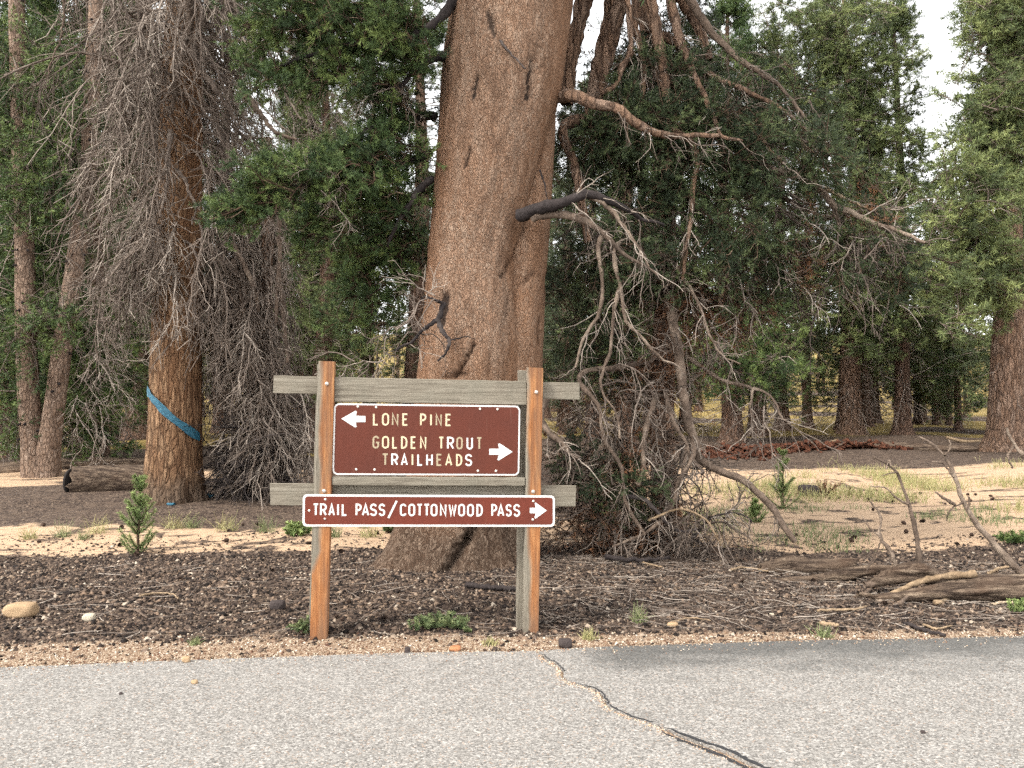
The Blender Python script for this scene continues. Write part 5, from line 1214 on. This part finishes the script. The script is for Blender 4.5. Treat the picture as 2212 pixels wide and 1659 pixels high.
stick([(1772, 1352), (1812, 1357)], .018, .016, M['limb_pale'], 'short yellow stub of wood near the road edge', 5, .02)
stick([(1765, 1328), (1805, 1325), (1850, 1326), (1872, 1320)], .012, .008, M['limb_pale'], 'wavy bleached branch lying above the yellow stub', 6, .03)
stick([(1995, 1352), (2020, 1362), (2058, 1357)], .011, .007, M['limb_pale'], 'thin cream twig below the long peeled pole', 7)
stick([(1955, 1352), (2000, 1368), (2042, 1377)], .016, .012, M['limb_dark'], 'dark low stick at the road edge on the right', 8)
stick([(1945, 1318), (1962, 1302), (1975, 1290)], .018, .013, M['limb_grey'], 'stubby branch propped against the fallen trunk', 9, .05)
stick([(1868, 1295), (1890, 1278), (1912, 1268)], .016, .010, M['limb_grey'], 'short brown branch at the tip of the fallen trunk', 10, .04)
stick([(1372, 1215), (1400, 1222), (1430, 1232)], .014, .008, M['limb_pale'], 'splintered tan branch under the tangled twigs', 11, .02)
stick([(1580, 1238), (1610, 1232), (1660, 1240)], .012, .008, M['limb_pale'], 'arched white twig in front of the lumpy heap', 12, .03)
stick([(1305, 1212), (1370, 1218), (1445, 1214)], .030, .022, M['limb_dark'], 'dark branch lying beneath the drooping dead limbs', 13, .03)
stick([(678, 1203), (690, 1201), (702, 1203)], .010, .008, M['bark_redfar'], 'small orange bark strip beside the left post', 14)
stick([(1450, 1350), (1500, 1338), (1535, 1345)], .008, .005, M['limb_pale'], 'thin pale twig right of the right post', 15)
# scattered twig litter
rs = np.random.default_rng(808)
xx = np.r_[rs.uniform(.2, 5.6, 1600), rs.uniform(-4.8, .3, 400)]; yy = np.r_[6.55 + 3.2 * rs.random(1600), 6.3 + 3.0 * rs.random(400)]
ok = inview(xx, yy) & (yy > road_y(xx) + .25); xx, yy = xx[ok], yy[ok]
a = rs.random(len(xx)) * 6.283
P = grow(np.c_[xx, yy, zloc(xx, yy) + .014], np.c_[np.cos(a), np.sin(a) * .8, np.zeros(len(xx))], rs.uniform(.08, .42, len(xx)), 6, .16, 0, rs)
P[:, :, 2] = (zloc(P[:, :, 0].ravel(), P[:, :, 1].ravel()).reshape(P.shape[:2]) + .012 + np.abs(P[:, :, 2] - P[:, :1, 2]) * .3)
mb = MB(); addt(mb, P, np.linspace(1, .5, 6)[None] * rs.uniform(.002, .0075, (len(xx), 1)) * rs.random((len(xx), 1)) ** .3, 3, np.clip(rs.normal(.6, .38, len(xx)), 0, 1))
solo('fallen_twigs', mb, M['twig_grey'], 'thin grey twigs strewn over the bark litter', 'twigs', (0, 0, 0), None, True, 'stuff')

# ------------------------------------------------------------------ stones and cones
def stone(px_, py_, w_, h_, m, lab, seed, name='rock', cat='rock', group=None, d_=None):
    G = gnd(px_, py_); D0 = G[1]; rx_ = w_ / 2 / FPX * D0; rz_ = h_ / FPX * D0
    bm = bmesh.new(); bmesh.ops.create_icosphere(bm, subdivisions=3, radius=1.0); V = np.array([v_.co for v_ in bm.verts]); F = np.array([[v_.index for v_ in f.verts] for f in bm.faces]); bm.free()
    n1 = fbm(V * 1.1 + seed * 3.1, seed, 3); V = V * (.72 + .6 * n1)[:, None]; V = np.clip(V, -.86, .78)
    V = V * np.array([rx_ * 1.25, rx_ * .9, rz_ * .72]) ; V[:, 2] += rz_ * .42
    z0 = HR if G[1] < road_y(G[0]) else float(zloc(G[0], G[1])[0] if np.ndim(zloc(G[0], G[1])) else zloc(G[0], G[1]))
    base = np.array([G[0], G[1] + rx_ * .5, z0]); mb = MB(); mb.add(V + base, F); solo(name, mb, m, lab, cat, base, group, False)
def stone_mat(name, a, b):
    t = NT(name, .9, .2); n_ = t.noise(t.vec(), 40, 5, .7); t.color(t.mix(n_, a, b)); t.bump(n_, .008); return t.m
M['st_tan'] = stone_mat('tan_stone', (.22, .14, .075), (.42, .30, .185)); M['st_pale'] = stone_mat('pale_stone', (.30, .25, .18), (.52, .46, .36)); M['st_dark'] = stone_mat('dark_lump', (.02, .015, .015), (.07, .055, .05)); M['st_rust'] = stone_mat('rust_stone', (.22, .09, .04), (.42, .20, .10))
stone(38, 1334, 62, 28, M['st_tan'], 'large tan boulder at the left edge of the litter', 1); stone(189, 1343, 24, 15, M['st_pale'], 'small whitish stone right of the tan boulder', 2)
stone(401, 1432, 17, 12, M['st_tan'], 'tan pebble sitting on the left road edge', 3); stone(419, 1479, 13, 8, M['st_tan'], 'little brown pebble on the asphalt at left', 4)
stone(983, 1407, 24, 10, M['st_rust'], 'rust coloured stone at the road edge below the sign', 5); stone(880, 1411, 12, 13, M['st_dark'], 'dark upright lump at the road edge left of the rust stone', 6)
stone(1222, 1399, 28, 17, M['st_dark'], 'black lump of wood at the road edge by the crack', 7); stone(260, 1502, 7, 5, M['st_dark'], 'tiny dark crumb on the left asphalt', 8)
stone(1995, 1586, 9, 6, M['st_dark'], 'tiny dark crumb on the right asphalt', 9); stone(1752, 1072, 40, 24, M['st_dark'], 'charred wood chunk on the sand by the right seedling', 10)
stone(1668, 1330, 9, 5, M['st_pale'], 'pale pebble in the twig litter', 11); stone(1455, 1356, 22, 10, M['st_tan'], 'flat cream stone in the litter right of the sign', 12)
stone(598, 1317, 30, 18, M['st_dark'], 'dark bark lump left of the left post', 13); stone(1148, 1285, 12, 8, M['st_rust'], 'small rusty chunk behind the right post', 14)
for k_i, (px_, py_, lab) in enumerate(((345, 1087, 'crumpled blue plastic scrap left of the dead pine base'), (447, 1075, 'blue plastic scrap right of the dead pine base'), (368, 1092, 'small blue plastic shred in front of the dead pine'))):
    stone(px_, py_, (38, 24, 16)[k_i], (9, 8, 5)[k_i], M['blue'], lab, 40 + k_i, 'plastic_scrap', 'scrap')
# pine cones (scaly ovoids)
def cone_mesh():
    V, F = [], []; n = 0; mb = MB(); rows = 7
    for i in range(rows):
        f = i / (rows - 1); r_ = .5 * math.sin(math.pi * (.12 + .80 * f)) + .04; z_ = f * 1.5
        for j in range(8):
            a = 2 * math.pi * (j + .5 * (i % 2)) / 8; c_, s_ = math.cos(a), math.sin(a); t_ = np.array([-s_, c_, 0]) * r_ * .42; o_ = np.array([c_, s_, 0])
            mb.add(np.array([o_ * r_ * .45 + t_ + [0, 0, z_ - .05], o_ * r_ * .45 - t_ + [0, 0, z_ - .05], o_ * r_ * 1.15 - t_ * .6 + [0, 0, z_ + .16], o_ * r_ * 1.15 + t_ * .6 + [0, 0, z_ + .16]]), np.array([(0, 1, 2, 3)]), (i * 8 + j) % 5 / 5)
    addt(mb, np.array([[0, 0, 0], [0, 0, .75], [0, 0, 1.5]]), np.array([[.16, .28, .06]]), 7, np.array([.1])); return mb.mesh('pine_cone', False)
CM = cone_mesh(); t = NT('cone_scales', .85, .2); t.color(t.ramp(t.attr('tint'), [(0, (.025, .016, .012)), (1, (.085, .052, .036))])); CM.materials.append(t.m)
rc2 = np.random.default_rng(909); nc = 0
while nc < 95:
    if nc < 50: gx, gy = rc2.uniform(2.2, 9.5), rc2.uniform(10.6, 17)
    elif nc < 72: gx, gy = rc2.uniform(-7.5, -1.2), rc2.uniform(9.8, 12.4)
    else: gx, gy = rc2.uniform(-4.5, 4.5), rc2.uniform(6.6, 9.2)
    if not inview(gx, gy, -.2) or (abs(gx - TREE_X) < 1.4 and abs(gy - TREE_Y) < 1.5): continue
    o = bpy.data.objects.new('pine_cone', CM); COL.objects.link(o); s = rc2.uniform(.028, .045) * (1.25 if nc < 72 else 1)
    o.scale = (s, s, s); o.location = (gx, gy, float(zloc(np.array([gx]), np.array([gy]))[0]) + s * .5); o.rotation_euler = (rc2.uniform(1.2, 1.9), 0, rc2.random() * 6.28)
    tag(o, 'small dark pine cone lying on its side on the ground', 'pine cone', 'scattered pine cones'); nc += 1

# ------------------------------------------------------------------ saplings, herbs, grass
def sapling(px_, py_, h_px, w_px, lab, seed, whorls=9, lean=0.0):
    G = gnd(px_, py_); H = h_px / FPX * G[1]; Wd = w_px / FPX * G[1]; r = np.random.default_rng(seed)
    o = thing('pine_seedling', lab, 'sapling', G); K = 12
    P = np.stack([np.linspace(0, lean * H, K) + r.normal(0, .006, K), r.normal(0, .006, K), np.linspace(-.02, H * .93, K)], 1) + G
    mb = MB(); addt(mb, P, np.linspace(.018, .007, K)[None], 7, np.array([.4])); part('stem', mb, M['twig_brown'], o)
    B, D, Ls = [], [], []
    for i in range(whorls):
        f = .07 + .86 * i / (whorls - 1); n = 5 if f < .8 else 4; wl_ = Wd * (1.12 - .85 * f) * .5
        for j in range(n):
            if r.random() < .18 and f < .75: continue
            a = 6.283 * (j + r.random() * .7) / n; c_ = P[int(f * (K - 1))]; B.append(c_); D.append((math.cos(a), math.sin(a), .55 + .6 * f)); Ls.append(wl_ * r.uniform(.65, 1.2))
    Pb = grow(np.array(B), np.array(D), np.array(Ls), 6, .08, -.10, r); mb = MB(); addt(mb, Pb, np.linspace(.007, .004, 6)[None], 5); part('branches', mb, M['twig_brown'], o, True, 'stuff')
    mbn = MB()
    for k in range(5):
        d = Pb[:, k + 1] - Pb[:, k]; needles(mbn, Pb[:, k], d, np.linalg.norm(d, axis=1) * 1.1, 44, .046, .0060, r, np.clip(r.normal(.35 + .08 * k, .12, len(Pb)), 0, 1), 1.0)
    for k in range(K - 5, K - 1): d = P[k + 1] - P[k]; needles(mbn, P[k][None], d[None], np.linalg.norm(d), 60, .042, .0075, r, np.array([.7]), 1.0)
    part('needles', mbn, M['sapling'], o, False, 'stuff')
sapling(297, 1197, 178, 124, 'bushy green pine seedling on the sand in front of the dead pine', 1, 9, .02)
sapling(1692, 1098, 134, 92, 'slim bright pine seedling on the sand behind the arched limb', 2, 8)
sapling(1632, 1128, 50, 60, 'low bushy pine seedling left of the slim bright one', 3, 5)
def herb(px_, py_, w_px, h_px, n, m, lab, seed, name='green_plant', cat='plant', nl=.03, nw=.008, nn=16, spread=.5, twm='twig_brown', Yd=None):
    G = gnd(px_, py_); H = h_px / FPX * G[1]; Wd = w_px / FPX * G[1]; r = np.random.default_rng(seed); o = thing(name, lab, cat, G)
    B = G + np.c_[r.uniform(-.5, .5, n) * Wd * .8, r.normal(0, .22, n) * Wd * .5, np.zeros(n)]
    P = grow(B, np.c_[r.normal(0, spread, (n, 2)), np.ones(n)], H * r.uniform(.6, 1.2, n), 6, .10, 0, r); mb = MB(); addt(mb, P, np.linspace(.003, .0015, 6)[None], 3); part('stems', mb, M[twm], o, True, 'stuff')
    mbn = MB()
    for k in range(1, 5): d = P[:, k + 1] - P[:, k]; needles(mbn, P[:, k], d, np.linalg.norm(d, axis=1), nn, nl, nw, r, np.clip(r.normal(.35 + .1 * k, .16, n), 0, 1), 1.0)
    part('leaves', mbn, M[m], o, False, 'stuff')
herb(950, 1358, 140, 32, 60, 'leaf', 'long low feathery green plant between the sign posts', 1); herb(666, 1370, 52, 46, 14, 'leaf', 'leafy green plant at the foot of the left post', 2, nl=.035, nw=.014, nn=9)
herb(640, 1158, 46, 30, 34, 'sapling', 'dark green shrub left of the sign on the sand', 3, nl=.05, nw=.02); herb(845, 1152, 34, 26, 22, 'leaf', 'green shrub between the left post and the big trunk', 4, nl=.05, nw=.016)
herb(1012, 1368, 12, 12, 8, 'leaf', 'tiny green sprout right of the low feathery plant', 5, nl=.018); herb(2190, 1175, 50, 26, 40, 'needle', 'dark green mat plant at the right edge beyond the branches', 6, nl=.04, nw=.012); herb(2205, 1325, 46, 28, 30, 'sapling', 'moss green cushion plant beside the peeled pole', 7, nl=.025)
herb(1785, 1072, 26, 40, 16, 'needle_dead', 'dry brown weed stalk on the sand by the charred chunk', 8, nl=.03, nw=.012)
def tuft(px_, py_, w_px, h_px, n, lab, seed, m='grass'):
    G = gnd(px_, py_); H = h_px / FPX * G[1]; Wd = w_px / FPX * G[1]; r = np.random.default_rng(seed)
    B = G + np.c_[r.normal(0, .22, n) * Wd, r.normal(0, .22, n) * Wd, np.zeros(n)]
    P = grow(B, np.c_[r.normal(0, .42, (n, 2)), np.ones(n)], H * r.uniform(.35, 1.5, n), 5, .10, .08, r); mb = MB(); addt(mb, P, np.linspace(.0032, .0012, 5)[None], 3, np.clip(r.normal(.45, .25, n), 0, 1))
    solo('grass_tuft', mb, M[m], lab, 'grass', G)
M['grass_g'] = foliage_mat('green_grass', (.06, .075, .03), (.15, .175, .075), (.32, .33, .16))
for i, (a, b, c_, d, lab) in enumerate(((135, 1160, 34, 30, 'round grass tuft far left on the litter'), (212, 1152, 44, 32, 'grey-green grass tuft left of the bushy seedling'), (180, 1165, 22, 18, 'small yellow grass tuft between two bigger tufts at left'), (375, 1142, 40, 34, 'grass tuft just right of the bushy seedling'), (415, 1140, 34, 24, 'green grass tuft, second to the right of the seedling'), (490, 1146, 40, 32, 'pale grass tuft midway between seedling and left post'), (575, 1150, 44, 30, 'wide straw-coloured tuft left of the dark shrub'), (800, 1160, 40, 34, 'pale grass seen between the posts below the panel'), (720, 1160, 30, 34, 'wispy pale grass just right of the left post'), (62, 1165, 30, 24, 'thin grass tuft near the left edge'), (1780, 1375, 34, 22, 'short green tuft at the right road edge'), (1272, 1380, 34, 20, 'short green tuft right of the right post'), (1380, 1345, 26, 34, 'dry upright grass in the twig litter'), (1060, 1392, 30, 12, 'tiny yellow tuft on the gravel below the sign'), (420, 1392, 22, 14, 'tiny tuft on the gravel at left'))):
    tuft(a, b, c_ * 1.25, d, 62, lab, 30 + i, 'grass_g' if i % 2 == 0 else 'grass')
rgs = np.random.default_rng(111)
def meadow_grass(N, x0, x1, y0, y1, mask, h, lab, m, name='grass', wd=.004):
    xx, yy = rgs.uniform(x0, x1, N), rgs.uniform(y0, y1, N); ok = (rgs.random(N) < mask(xx, yy)) & inview(xx, yy); xx, yy = xx[ok], yy[ok]; n = len(xx)
    P = grow(np.c_[xx, yy, zg(xx, yy)], np.c_[rgs.normal(0, .3, (n, 2)), np.ones(n)], h * rgs.uniform(.4, 1.2, n), 3, .1, .06, rgs)
    mb = MB(); addt(mb, P, np.linspace(wd, wd * .4, 3)[None], 3, np.clip(.45 + .5 * (n2(xx, yy, .8, 5) - .5) + rgs.normal(0, .15, n), 0, 1)); solo(name, mb, M[m], lab, 'grass', (0, 0, 0), None, True, 'stuff')
gm = lambda x_, y_: sstep(.52, .64, n2(x_, y_, .45, 91, 3)) * sstep(12.5, 14, y_) * (1 - sstep(21, 23.5, y_)) * sstep(3.2, 6.5, x_ + (y_ - 14) * .3)
meadow_grass(36000, 2.5, 15, 12, 24, gm, .22, 'pale yellow-green grass patch on the sand at right', 'grass', wd=.006)
gm2 = lambda x_, y_: sstep(.50, .62, n2(x_, y_, .7, 93, 3)) * .6
meadow_grass(9000, 1.8, 8, 10.6, 14, gm2, .10, 'short sparse grass on the sand behind the arched limb', 'grass_g', wd=.005)
